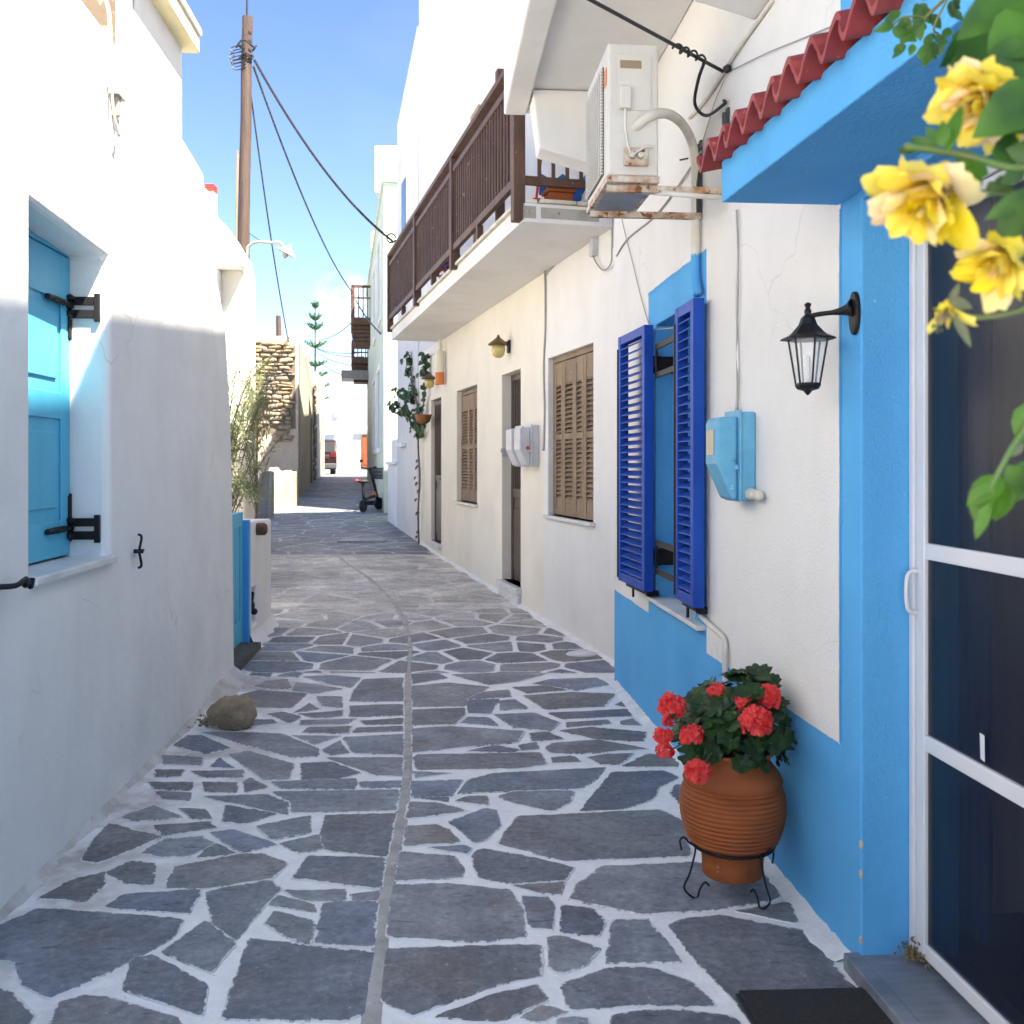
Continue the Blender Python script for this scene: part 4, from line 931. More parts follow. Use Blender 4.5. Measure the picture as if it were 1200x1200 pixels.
mb = MB(); q = P(327, 388, 28.6); mb.tube([(q.x, 28.6, 5.0), (q.x-.02, 28.6, P(0, 370, 28.6).z)], [.09, .07], 8); tag(mb.build('wooden_stump', POLEW, base=(q.x, 28.6, 5.0)), 'short wooden post stump on top of the ruin', 'post')
# weathered low yard walls
def lowwall(x0, x1, D, top_px, th, m_, lab, jag=.03):
    a, b = P(x0, 0, D).x, P(x1, 0, D).x; zt0 = P(0, top_px, D).z; n = 10
    pts = [(a, g(D)-.1)]+[(a+(b-a)*k/n, zt0+random.uniform(-jag, jag)) for k in range(n+1)]+[(b, g(D)-.1)]
    mb = MB(); mb.prism(pts, D, D+th); return tag(mb.build('yard_wall', m_, base=((a+b)/2, D, g(D)), bevel=.02), lab, 'wall')
lowwall(284, 315, 21.5, 553, .5, PLASTB, 'dark weathered low yard wall beside the olive tree')
lowwall(313, 341, 24.5, 552, .9, RUINC, 'pale sunlit low wall at the foot of the ruin', .10)
# ================================================================== white house on the left
HL = thing('whitewashed_house', 'low whitewashed house with a pale blue shuttered window, on the left', 'house', L, (4, 0, 0))
wa, wb = L.s(37), L.s(128)
zL = [-.1, .5, 1.165, 1.9, 2.58, 3.0, 3.5]
ssL = [-3, -1, 1, 2.6, wa, wb, 5.4, 6.1, 7.35]
endz = [(-.1, 7.36), (1.2, 7.30), (2.4, 7.18), (2.6, 7.05), (3.0, 6.66), (3.5, 6.40)]
def interp(t, x):
    if x <= t[0][0]: return t[0][1]
    for (a, va), (b, vb) in zip(t, t[1:]):
        if x <= b: return va+(vb-va)*(x-a)/(b-a)
    return t[-1][1]
def sfL(s, z): return interp(endz, z) if s == ssL[-1] else (6.1-.12*max(0, z-2.4) if s == 6.1 else s)
topL = [(-3, 3.75), (4.28, 3.62), (5.9, 3.58), (6.42, 3.50), (7.4, 3.48)]
def zfL(s, z): return interp(topL, min(s, 6.5)) if z == 3.5 else (2.56 if (z == 2.58 and s == wb) else 2.60 if (z == 2.58 and s == wa) else z)
mb = MB(L); facade(mb, ssL, zL, {(4, 2), (4, 3)}, .20, inward=1, zf=zfL, sf=sfL, matf=lambda i, j, r: 0)
def ptL(i, j, d): s, z = ssL[i], zL[j]; return (sfL(s, z), d, zfL(s, z))
for i in range(len(ssL)-1): mb.quad(ptL(i, 6, 0), ptL(i+1, 6, 0), ptL(i+1, 6, .3), ptL(i, 6, .3))
for j in range(len(zL)-1): mb.quad(ptL(8, j, 0), ptL(8, j+1, 0), ptL(8, j+1, .3), ptL(8, j, .3))
mb.quad((-3, .3, -.1), (-3, .3, 3.7), (6.4, .3, 3.4), (6.4, .3, -.1)) if False else None
mb.build('wall', WHITE, HL, merge=True, bevel=.035, seg=3)
mb = MB(L); mb.box(-3, wa-.02, .21, 6, -.1, 3.3); mb.box(wb+.02, 6.3, .21, 6, -.1, 3.3); mb.box(wa-.02, wb+.02, .26, 6, -.1, 3.3); mb.box(6.3, 7.15, .29, 6, -.1, 2.4)
mb.build('roof_terrace', WHITE, HL)
mb = MB(L); mb.box(wa-.02, wb+.03, -.03, .19, 1.135, 1.168); mb.build('window_sill', MARBLE, HL, bevel=.006)
# pale blue panelled shutter, closed at the back of the recess
mb = MB(L); t0 = .185
mb.box(wa-.05, wb-.005, t0, t0+.05, 1.175, 2.555)
mb.box(wa-.05, wa+.13, t0-.010, t0-.0005, 1.178, 2.55); mb.box(wb-.11, wb-.008, t0-.010, t0-.0005, 1.178, 2.55)
for z0, z1 in ((1.178, 1.34), (1.80, 1.92), (2.34, 2.55)): mb.box(wa+.1305, wb-.1105, t0-.010, t0-.0005, z0, z1)
for z0, z1 in ((1.40, 1.74), (1.98, 2.28)): mb.prism([(wa+.18, z0), (wb-.16, z0), (wb-.16, z1), (wa+.18, z1)], t0-.009, t0-.0005)
sh = mb.build('shutter', BLUEW, HL, bevel=.004)
mb = MB(L); mb.box(wa-.05, wb-.005, t0-.012, t0+.04, 2.556, 2.575); mb.build('shutter_head', BLUEW, HL)
for z in (1.30, 2.33):
    mb = MB(L)
    up = 1 if z < 2 else -1
    mb.tube(smoothpath([(wb-.02, t0-.02, z), (wb-.16, t0-.022, z+.005), (wb-.30, t0-.022, z+.0)], 4), .013, 6)
    for k in range(6): mb.ball((wb-.12-.035*k, t0-.022, z), .016, 1)
    for k in range(3): mb.ball((wb-.035, t0-.02, z-.035+.035*k), .022, 1)
    mb.tube([(wb-.018, t0-.015, z-.06), (wb-.018, t0-.015, z+up*.16)], .008, 6); mb.tube([(wb-.032, t0-.015, z-.04), (wb-.032, t0-.015, z+up*.15)], .007, 6)
    mb.box(wb-.02, wb-.004, .05, t0-.01, z+.006, z+.045); mb.box(wb-.02, wb-.004, .05, t0-.01, z-.055, z-.016); mb.box(wb-.024, wb-.002, .038, .062, z-.07, z+.06)
    mb.build('shutter_hinge', BLACKI, HL, bevel=.002)
# wall ties
s_, z_ = L.on(157, 646); mb = MB(L)
mb.tube(smoothpath([(s_, -.02, z_+.085), (s_+.008, -.035, z_+.07), (s_-.004, -.028, z_), (s_+.006, -.035, z_-.07), (s_, -.02, z_-.085)], 5), [.007]*21, 6); mb.tube([(s_-.035, -.03, z_), (s_+.045, -.03, z_)], .006, 6); mb.tube([(s_, .01, z_), (s_, -.045, z_)], .011, 8)
mb.ball((s_+.047, -.03, z_), .009, 1); mb.ball((s_-.037, -.03, z_), .009, 1)
tag(mb.build('shutter_catch', BLACKI, base=(s_, 0, z_), smooth=True), 'black cross shaped shutter catch right of the pale blue window', 'shutter catch')
s_, z_ = L.on(10, 684); mb = MB(L)
mb.tube(smoothpath([(s_-.10, .01, z_), (s_-.06, -.05, z_), (s_+.0, -.06, z_+.015), (s_+.03, -.06, z_-.01), (s_+.045, -.06, z_-.015), (s_+.058, -.06, z_+.012)], 5), [.010]*26, 8); mb.ball((s_+.0, -.06, z_+.005), (.03, .012, .022), 2)
tag(mb.build('wall_hook', BLACKI, base=(s_, 0, z_), smooth=True), 'black curled iron hook at the left edge below the pale blue window', 'hook')
# insulator and conduit high on the left wall
s_, z_ = L.on(130, 112); mb = MB(L)
mb.box(s_-.0, s_+.035, -.035, .0, z_-.09, z_+.0); mb.box(s_-.03, s_+.08, -.045, -.0, z_+.0, z_+.01)
mb.tube(smoothpath([(s_-.05, -.02, z_+.03), (s_-.06, -.03, z_-.08), (s_-.02, -.04, z_-.19), (s_+.03, -.03, z_-.15)], 6), .007, 6); mb.tube([(s_+.02, -.04, z_+.03), (s_-.01, -.05, z_+.12), (s_-.04, -.02, z_+.2)], .004, 6)
cl_ = mb.build('cable_bracket', LAMPG, base=(s_, 0, z_)); tag(cl_, 'small grey cable bracket high on the whitewashed wall', 'bracket')
mb = MB(L); s2, z2 = L.on(123, 20)
mb.tube(smoothpath([(s_-.06, -.012, z_+.02), (s_-.06, -.012, z_+.35), (s2-.1, -.012, z2+.12), (s2-.25, -.012, z2+.35)], 6), .009, 6)
tag(mb.build('conduit', CABLEW, base=(s_-.06, 0, z_)), 'thin white painted conduit above the small grey cable bracket', 'conduit')
# pile of grit by the stone
random.seed(11); mb = MB()
for k in range(60):
    q = G(244+random.gauss(0, 7), 846+random.gauss(0, 3)); mb.ball((q.x, q.y, .006), random.uniform(.003, .012), 1, .3)
tag(mb.build('soil_crumbs', ROCK, base=G(244, 846)), kind='stuff', label='dark crumbs of soil by the field stone')
# field stone
q = G(266, 858); mb = MB()
bm = bmesh.new(); bmesh.ops.create_icosphere(bm, subdivisions=4, radius=1)
from mathutils import noise as mn
vs = []
for v in bm.verts:
    c = v.co.copy(); d = 1+.38*mn.noise(c*1.5+Vector((3, 1, 2)))+.14*mn.noise(c*3.3)+.05*mn.noise(c*8)
    x, y, z = c.x*.120*d, c.y*.10*d, c.z*.125*d+.25*max(0, c.x)*.05
    x += .02*(-z/.1) if z < 0 else 0
    if x < -.02: z -= .35*(-x-.02)
    z = max(z, -.085); vs.append((q.x+x, q.y+.10+y, .085+z))
mb.add(vs, [tuple(v.index for v in f.verts) for f in bm.faces]); bm.free()
tag(mb.build('field_stone', ROCK, base=(q.x, q.y+.1, 0), smooth=True), 'brown rounded boulder on the paving against the left wall', 'stone')

# set back upper storey, with yellow coping and a patch of bare render
s0, s1 = L.s(155, .75), L.s(213, .75)
zt_ = L.z(213, 57, .75)
HU = thing('upper_house', 'white upper house with yellow coping behind the left parapet', 'house', L, (s0, .75, 2.4))
mb = MB(L); mb.m = 0
mb.add([(s0, .75, 2.4), (s1, .75, 2.4), (s1, 5, 2.4), (s0, 5, 2.4), (s0, .75, zt_), (s1, .75, zt_), (s1, 5, zt_), (s0, 5, zt_)], [(4,5,6,7), (0,1,5,4), (2,3,7,6), (1,2,6,5)])
mb.m = 1; mb.quad((s0+.03, .75, 2.4), (s0+.03, 5, 2.4), (s0+.03, 5, zt_), (s0+.03, .75, zt_))
mb.m = 0; mb.box(s0-.001, s0+.05, .75, .87, 2.4, zt_)
mb.build('wall', [WHITE, BEIGE], HU)
mb = MB(L); mb.box(s0-.15, s1+.10, .62, 5, zt_, zt_+.15); mb.build('coping', COPING, HU, bevel=.01)
mb = MB(L); mb.box(s0-.17, s1+.11, .60, 5, zt_+.152, zt_+.22); mb.build('roof_slab', WHITE, HU, bevel=.01)

# stepped sunlit house behind the gate
HS = thing('stepped_house', 'sunlit white house with sloping parapet behind the blue gate', 'house', W, (-4.5, 12, 0))
def X12(px, py, D=12): q = P(px, py, D); return (q.x, q.z)
mb = MB()
prof = [(-9, 0), (X12(288, 0)[0], .0), X12(288, 322), X12(283, 300), X12(268, 275), X12(253, 255), X12(243, 245), X12(236, 215), (-9, 5.2)]
mb.prism(prof, 12, 12.5); mb.build('wall', CREAM_TINT, HS, bevel=.05, seg=3)
mb = MB(); a = X12(255, 317); b = X12(288, 309); mb.box(a[0], b[0]+.01, 11.75, 12, a[1], b[1]); mb.box(a[0], a[0]+.05, 11.9, 12, X12(0, 390)[1], a[1]); mb.build('ledge', WHITE, HS, bevel=.02)
mb = MB(); mb.add([(X12(288,0)[0]-.02, 12.5, 0), (X12(288,0)[0]-1.9, 18, 0), (X12(288,0)[0]-1.9, 18, 3.6), (X12(288,0)[0]-.02, 12.5, 3.7), (-9, 12.5, 0), (-9, 18, 0), (-9, 18, 3.6), (-9, 12.5, 3.7)], [(0,1,2,3), (3,2,6,7), (1,5,6,2)]); mb.build('side_wall', WHITE, HS)
a, b = P(243, 262, 12.7), P(253, 218, 12.7)
mb = MB(); mb.m = 0; mb.box(a.x, b.x, 12.6, 12.75, 4.2, b.z-.09); mb.m = 1
for k in range(3): mb.box(a.x-.005, b.x+.005, 12.59, 12.76, b.z-.09+.032*k, b.z-.068+.032*k)
mb.m = 0; mb.box(a.x+.004, b.x-.004, 12.605, 12.745, b.z-.09, b.z)
tag(mb.build('chimney', [COPING, REDP], HS), None)
# gate and low wall
sg0, sg1 = 7.42, L.s(284.5, .14)
GT = thing('garden_gate', 'pale blue wooden gate between the whitewashed house and the low wall', 'gate', L, ((sg0+sg1)/2, .14, .08))
mb = MB(L); mb.box(sg0, sg1, .155, .18, .10, 1.19)
mb.box(sg1-.10, sg1, .14, .1545, .10, 1.07); mb.box(sg0, sg0+.1, .14, .1545, .10, 1.07); mb.box(sg0, sg1, .138, .1545, 1.0705, 1.19)
mb.box(sg0+.1, sg1-.1, .14, .1545, .10, .28)
for k in range(5): s = sg0+.1+(sg1-sg0-.2)*k/5; mb.box(s+.004, s+(sg1-sg0-.2)/5-.004, .148, .1547, .281, 1.07)
mb.build('gate_leaf', BLUEW, GT, bevel=.003)
mb = MB(L); mb.box(sg1+.004, sg1+.075, .09, .2, .08, 1.12); mb.build('gate_post', mat('bright blue post paint', (.03, .33, .72), .45, bs=40, bstr=.15), GT, bevel=.005)
mb = MB(L); mb.box(sg0, sg1+.08, .0, .25, 0, .075); mb.build('threshold', mat('dark worn stone', (.09, .085, .08), .8, (.05, .05, .05), 15, bs=30, bstr=.8), GT, bevel=.01)
lw0, lw1 = sg1+.08, L.s(318, .09)
mb = MB(L)
nz0, nz1 = .20, .52
facade(mb, [lw0, lw0+.05, lw0+.30, lw1], [-.05, nz0, nz1, 1.10], {(1, 1)}, .12, inward=1, t0=.09, zf=lambda s, z: z-(.03 if (s == lw1 and z > 1) else 0))
mb.quad((lw0, .09, 1.10), (lw0+.05, .09, 1.10), (lw0+.05, .38, 1.10), (lw0, .38, 1.10)); mb.quad((lw0+.05, .09, 1.10), (lw0+.30, .09, 1.10), (lw0+.30, .38, 1.10), (lw0+.05, .38, 1.10)); mb.quad((lw0+.30, .09, 1.10), (lw1, .09, 1.07), (lw1, .38, 1.07), (lw0+.3, .38, 1.10))
for a_, b_ in ((-.05, nz0), (nz0, nz1), (nz1, 1.1)):
    mb.quad((lw0, .09, a_), (lw0, .09, b_), (lw0, .38, b_), (lw0, .38, a_)); mb.quad((lw1, .09, a_), (lw1, .09, b_ if b_ < 1 else 1.07), (lw1, .38, b_ if b_ < 1 else 1.07), (lw1, .38, a_))
mb.quad((lw0, .215, nz0), (lw0+.35, .215, nz0), (lw0+.35, .215, nz1), (lw0, .215, nz1)); mb.quad((lw0, .38, -.05), (lw1, .38, -.05), (lw1, .38, 1.07), (lw0, .38, 1.1))
LW = mb.build('garden_wall', WHITE, base=((lw0+lw1)/2, .09, 0), merge=True, bevel=.03, seg=3); tag(LW, 'low rounded white wall with a small niche beside the blue gate', 'wall')
mb = MB(L); vs = []; n = 24
for i in range(n+1):
    s_ = lw0-.02+(lw1-lw0+.12)*i/n; w_ = .10+.03*math.sin(i*.9)+random.uniform(-.01, .01)
    for t_, z_ in ((.10, .16), (.06, .07), (.09-w_, .001)): vs.append((s_, t_, z_))
mb.add(vs, [q for i in range(n) for q in ((3*i, 3*i+1, 3*i+4, 3*i+3), (3*i+1, 3*i+2, 3*i+5, 3*i+4))]); 
o = mb.build('plaster_skirt', WHITE, smooth=True); tag(o, kind='structure', label='plaster skirt of the low garden wall')
mb = MB(L); s_ = lw0+.14
mb.ball((s_, .13, .36), (.055, .05, .055), 2, .04); mb.tube([(s_-.03, .16, .40), (s_, .1, .47), (s_+.05, .12, .40)], .018, 8); mb.ball((s_+.02, .09, .31), (.035, .03, .03), 2)
tag(mb.build('water_tap', BLACKI, base=(s_, .13, .36), smooth=True), 'black tap fitting in the niche of the low white wall', 'tap')
mb = MB(L); s_, z_ = L.on(301, 620, .09); mb.tube([(s_, .10, z_), (s_, .02, z_), (s_, .0, z_)], [.055, .055, .035], 16); tag(mb.build('wooden_disc', BROWN, base=(s_, .09, z_), bevel=.006), 'round brown wooden disc on the low white wall', 'disc')

# ================================================================== utility pole, street lamp, wires
def Pp(px, py): return P(px, py, 18.0)
base = Pp(280, 560); top = Pp(289.5, 20)
mb = MB(); base.z = .25
pts = [base.lerp(top, k/10)+Vector((random.uniform(-.012, .012), 0, 0)) for k in range(11)]
mb.tube(pts, [.128-.034*k/10 for k in range(11)], 14)
PL = mb.build('utility_pole', POLEW, base=base, smooth=True, angle=60); tag(PL, 'tall brown wooden utility pole rising behind the left houses', 'utility pole')
mb = MB()
for z, r in ((55, .18), (68, .12)):
    c = Pp(289, z); mb.tube([c+Vector((r*math.cos(a), r*math.sin(a)-.02, .05*math.sin(a*3))) for a in [k*.45 for k in range(15)]], .018, 6)
for k in range(6):
    c = Pp(281+random.uniform(-2, 2), 55+k*4); mb.tube(smoothpath([c+Vector((.1, -.1, 0)), c+Vector((-.13, -.1, -.06)), c+Vector((-.05, -.12, -.16)), c+Vector((.12, -.1, -.1))], 4), .010, 5)
for k in range(4): c = Pp(293, 40+k*10); mb.ball(c+Vector((0, -.05, 0)), .045, 1)
mb.build('wire_coils', CABLEK, PL)
mb = MB(); c0, c1 = Pp(288, 6), Pp(289, 40); mb.tube([c1, Pp(290, -25)], .018, 6); mb.build('rod', BLACKI, PL)
mb = MB(); mb.tube([Pp(282, 180)+Vector((-.01, -.15, 0)), Pp(279, 300)+Vector((0, -.17, 0))], .022, 8); mb.build('conduit', BROWNS, PL)
mb = MB()
arm = smoothpath([Pp(289, 362), Pp(289.5, 300), Pp(293, 289), Pp(303, 285), Pp(316, 286), Pp(328, 286), Pp(332, 292)], 6)
mb.tube([p+Vector((.03, -.12, 0)) for p in arm], .027, 8)
LP = mb.build('street_lamp', LAMPG, base=Pp(289, 362), smooth=True); tag(LP, 'white curved street lamp arm fixed to the wooden pole', 'street lamp')
mb = MB(); c = Pp(336, 297)+Vector((.03, -.12, 0)); mb.M = Matrix.Translation(c) @ Matrix.Rotation(R(28), 4, 'Y')
mb.lathe([(.03, .16), (.05, .10), (.09, .05), (.20, -.02), (.21, -.03), (.19, -.025)], (0, 0, 0), 20); mb.lathe([(.05, -.02), (.055, -.06), (.03, -.12), (.005, -.14)], (0, 0, 0), 12)
mb.build('lamp_shade', LAMPG, LP, smooth=True, angle=50)
def wire(a, b, sag, r, m_, lab, n=24, name='overhead_cable', cat='cable'):
    a, b = Vector(a), Vector(b); pts = [a.lerp(b, k/n)-Vector((0, 0, sag*4*(k/n)*(1-k/n))) for k in range(n+1)]
    mb = MB(); mb.tube(pts, r, 6); return tag(mb.build(name, m_, base=a), lab, cat)
endC = B.w((*[B.s(466)], .1, B.z(466, 283)))
wire(Pp(298, 70), endC, .35, .024, CABLEK, 'thick black cable from the pole to the tall white house')
mb = MB(); c = endC; mb.tube([c+Vector((.09*math.cos(a)-.03, 0, .09*math.sin(a)+.06)) for a in [k*.5 for k in range(13)]], .018, 6); tag(mb.build('cable_coil', BLACKI, base=c), 'small coil of black cable on the corner of the tall white house', 'cable')
q = P(415, 345, 34.5)
wire(Pp(297, 78), q, .5, .022, CABLEK, 'black cable from the pole down to the far wooden balcony')
wire(P(417, 352, 33), P(446, 391, 24), .08, .022, CABLEK, 'black cable slung along the wall of the green house')
wire(Pp(291, 88), P(338, 400, 27.9), .3, .016, CABLEK, 'thin cable from the pole to the corner of the ruin')
wire(Pp(288, 270), Pp(308, 284)+Vector((0, -.1, 0)), .01, .007, CABLEK, 'short thin stay wire above the street lamp arm')
wire(Pp(289, 262), Pp(294, 366), .0, .009, CABLEK, 'thin wire hanging down beside the wooden pole')
for i, (a, b) in enumerate((((376, 398), (412, 378)), ((372, 408), (426, 413)), ((372, 409), (426, 418)), ((372, 414), (426, 430)), ((374, 423), (408, 441)))):
    wire(P(a[0], a[1], 60 if i else 55), P(b[0], b[1], 38), .15, .022, CABLEK, ['far cable rising to the wooden balcony in front of the norfolk pine', 'uppermost of the faint far cables across the norfolk pine', 'second faint far cable below the uppermost one', 'third faint far cable crossing behind the ruin', 'far cable sloping down to the grey awning'][i])
# black cable at the upper right, with its twist and drop
a = A.w((A.on(855, 84)[0], .01, A.z(855, 84))); s_, z_ = A.on(855, 84)
b = P(697, 0, 3.9); c = b + (b-a)*6
wire(A.w((s_, .03, z_)), c, .0, .008, CABLEK, 'black cable running up from the wall anchor above the air conditioner')
mb = MB(A)
cv = c-A.o; cl3 = Vector((cv.dot(A.a), cv.dot(A.n), c.z)); al3 = Vector((s_, .03, z_)); dd3 = (cl3-al3).normalized(); e1_ = dd3.orthogonal().normalized(); e2_ = dd3.cross(e1_)
path = [al3+dd3*(.12+.010*k)+(e1_*math.cos(k*1.25)+e2_*math.sin(k*1.25))*(.012+.008*math.sin(k*.5)**2) for k in range(22)]
mb.tube(smoothpath(path, 3), .005, 6)
s2, z2 = A.on(852, 118)
mb.tube(smoothpath([tuple(al3+dd3*.13), (s_+.05, .13, z_-.02), (s_+.22, .10, z_-.07), (s_+.2, .05, z_-.13), (s_+.02, .02, z_-.14), (s2, .015, z2)], 6), .008, 6)
mb.ball((s_-.03, .02, z_), .022, 1)
tag(mb.build('twisted_cable', CABLEK, base=(s_, .1, z_), smooth=True), 'twisted loop of black cable hanging from the wall anchor', 'cable')
# ================================================================== air conditioner
acn = 4.42; sA0, sA1 = acn, acn+.56; tA0, tA1 = .335, .565; zA0, zA1 = 2.85, 3.47
AC = thing('air_conditioner', 'rusting white air conditioner unit on wall brackets under the upper balcony', 'air conditioner', A, ((sA0+sA1)/2, tA0, zA0))
mb = MB(A); mb.box(sA0, sA1, tA0, tA1, zA0+.03, zA1); mb.build('casing', ACW, AC, bevel=.012)
mb = MB(A); mb.box(sA0-.006, sA1+.006, tA0-.004, tA1+.006, zA0, zA0+.029); mb.build('base_pan', RUST, AC, bevel=.003)
mb = MB(A); mb.box(sA0+.03, sA1-.03, tA0+.02, tA1-.02, zA0-.004, zA0-.0005); mb.build('underside', STEELG, AC)
mb = MB(A)
mb.box(sA0+.10, sA1-.03, tA1+.001, tA1+.004, zA0+.06, zA1-.07)
mb.m = 1
for k in range(34): z = zA0+.065+k*(zA1-zA0-.14)/34; mb.box(sA0+.10, sA1-.03, tA1+.004, tA1+.012, z, z+.006)
for k in range(8): s = sA0+.10+k*(sA1-sA0-.13)/7.2; mb.box(s, s+.005, tA1+.012, tA1+.016, zA0+.06, zA1-.07)
mb.build('grille', [DARKG, ACW], AC)
mb = MB(A); mb.box(sA0+.02, sA0+.08, tA1+.001, tA1+.002, zA1-.18, zA1-.10); mb.build('sticker', ORANGE, AC)
mb = MB(A)
mb.box(sA0-.006, sA0-.001, tA0+.035, tA1-.04, zA1-.30, zA1-.05); mb.build('access_cover', ACW, AC, bevel=.004)
mb = MB(A); mb.box(sA0-.0085, sA0-.0065, tA0+.08, tA1-.055, zA1-.115, zA1-.08); mb.build('handle_recess', mat('tan recess', (.30, .22, .14), .7), AC)
mb = MB(A); mb.box(sA0-.035, sA0-.007, tA1-.10, tA1-.05, zA1-.30, zA1-.20); mb.build('cable_gland', ACW, AC, bevel=.006)
mb = MB(A); mb.box(sA0-.022, sA0-.001, tA0+.05, tA1-.07, zA0+.07, zA0+.15)
for t_ in (tA0+.09, tA1-.10): mb.tube([(sA0-.02, t_, zA0+.11), (sA0-.05, t_, zA0+.11)], .014, 10)
mb.build('valve_block', RUST, AC, bevel=.004)
mb = MB(A)
for s in (sA0+.03, sA1-.08):
    mb.box(s, s+.03, .004, tA1+.0, zA0-.033, zA0-.029); mb.box(s, s+.004, .004, tA1+.0, zA0-.029, zA0-.003)
mb.build('bracket_arm', RUST, AC)
for s in (sA0+.03, sA1-.08): mb = MB(A); mb.box(s, s+.034, .002, .012, zA0-.03, zA0+.36); mb.box(s+.008, s+.026, .0125, .03, zA0-.02, zA0+.34); mb.build('bracket_upright', DARKG, AC)
mb = MB(A)
mb.tube(smoothpath([(sA0-.02, tA1-.075, zA1-.30), (sA0-.03, tA1-.075, zA1-.40), (sA0-.03, tA1-.10, zA1-.50), (sA0-.03, tA0+.07, zA0+.15), (sA0-.03, tA0+.03, zA0+.15)], 6), .006, 6)
mb.build('supply_cable', PIPEW, AC, smooth=True)
# insulated pipe
def PA(px, py, t): s, z = A.on(px, py, t); return (s, t, z)
mb = MB(A)
def PD(px, py, D): q = P(px, py, D)-A.o; return (q.dot(A.a), q.dot(A.n), q.z)
pth = [PD(741, 153, 4.39), PD(752, 142, 4.36), PD(768, 134, 4.38), PD(784, 134, 4.5), PD(800, 146, 4.72), PD(811, 168, 4.88), PA(815, 192, .03), PA(815, 215, .028), PA(815, 270, .028), PA(815, 300, .028)]
mb.tube(smoothpath(pth, 8), .023, 10)
PIP = mb.build('insulated_pipe', PIPEW, base=PA(815, 300, .028), smooth=True); tag(PIP, 'white insulated pipe arching from the air conditioner down the wall', 'pipe')
mb = MB(A); mb.tube(smoothpath([PA(815, 298, .028), PA(815, 325, .028), PA(818, 345, .03)], 6), .0235, 10); mb.build('painted_end', BLUE, PIP, smooth=True)
mb = MB(A); mb.tube([(A.s(812)-.03, .035, PA(812, 188, 0)[2]), (A.s(812)+.03, .06, PA(812, 188, 0)[2]+.01)], .005, 6); mb.build('tie', CABLEK, PIP)
mb = MB(A); mb.tube(smoothpath([(sA0+.1, tA0+.06, zA0-.01), (sA0+.0, .22, zA0-.05), (sA0+.05, .05, zA0-.04), (sA0+.10, .02, zA0+.01)], 8), .012, 8)
tag(mb.build('drain_hose', PIPEW, base=(sA0, .1, zA0), smooth=True), 'thin cream drain hose under the air conditioner', 'hose')
def wallcable(fr, pts, r, m_, lab, t=.01, n=6, name='wall_cable'):
    q = []
    for px, py in pts: s, z = fr.on(px, py, t); q.append((s, t+random.uniform(-.003, .003), z))
    mb = MB(fr); mb.tube(smoothpath(q, n), r, 6); return tag(mb.build(name, m_, base=q[0], smooth=True), lab, 'cable')
wallcable(A, [(862, 246), (863, 300), (861, 360), (864, 420), (862, 482)], .006, CABLEW, 'pale cable from the canopy down to the blue meter box')
wallcable(A, [(864, 246), (865, 330), (863, 400), (865, 482)], .004, CABLEG, 'second thinner cable beside the pale one above the blue meter box', .012)
wallcable(A, [(905, 0), (890, 22), (862, 62), (845, 90), (826, 118), (808, 138)], .010, PIPEW, 'flat cream cable slanting across the wall from the top of the photo')
wallcable(A, [(852, 85), (838, 120), (828, 150), (815, 190), (807, 200)], .0025, CABLEG, 'hair thin wire hanging from the wall anchor to the pipe')
wallcable(A, [(858, 82), (900, 62), (940, 45), (1000, 20)], .0025, CABLEG, 'hair thin wire running to the right from the wall anchor')
wallcable(A, [(822, 178), (790, 225), (765, 255), (735, 280), (722, 300)], .006, CABLEG, 'grey cable sagging across the wall below the air conditioner')
wallcable(B, [(716, 250), (717, 275), (718, 290)], .005, CABLEG, 'short grey cable at the near end of the balcony underside')
wallcable(A, [(726, 232), (730, 262), (742, 310), (752, 352), (762, 383), (768, 386), (800, 383)], .0035, CABLEG, 'thin grey wire curving down to the blue window')
wallcable(B, [(640, 322), (642, 318), (660, 300), (690, 276), (712, 255)], .012, CABLEG, 'grey cable bundle clipped along the junction of wall and balcony')
wallcable(B, [(639, 316), (639, 380), (637, 430), (638, 480), (637, 528)], .011, CABLEG, 'cable running down the cream wall to the grey meters')
wallcable(B, [(517, 402), (516, 410), (500, 418), (492, 422)], .02, CABLEW, 'white conduit under the far end of the balcony')
mb = MB(B); s, z = B.on(695, 289, .03); mb.box(s-.04, s+.04, .0, .05, z-.08, z+.08)
for k in range(5): mb.box(s-.042, s+.042, .05, .055, z-.07+k*.032, z-.06+k*.032)
jb = mb.build('junction_box', GREYP, base=(s, 0, z), bevel=.004); tag(jb, 'small grey junction box under the near end of the wooden balcony', 'junction box')
mb = MB(B); q = [(s+.0, .03, z-.08)]+[(B.on(px, py, .03)[0], .03, B.on(px, py, .03)[1]) for px, py in ((700, 310), (708, 317), (716, 308), (717, 290), (718, 255))]
mb.tube(smoothpath(q, 6), .007, 6); mb.build('loop_cable', CABLEG, jb, smooth=True)

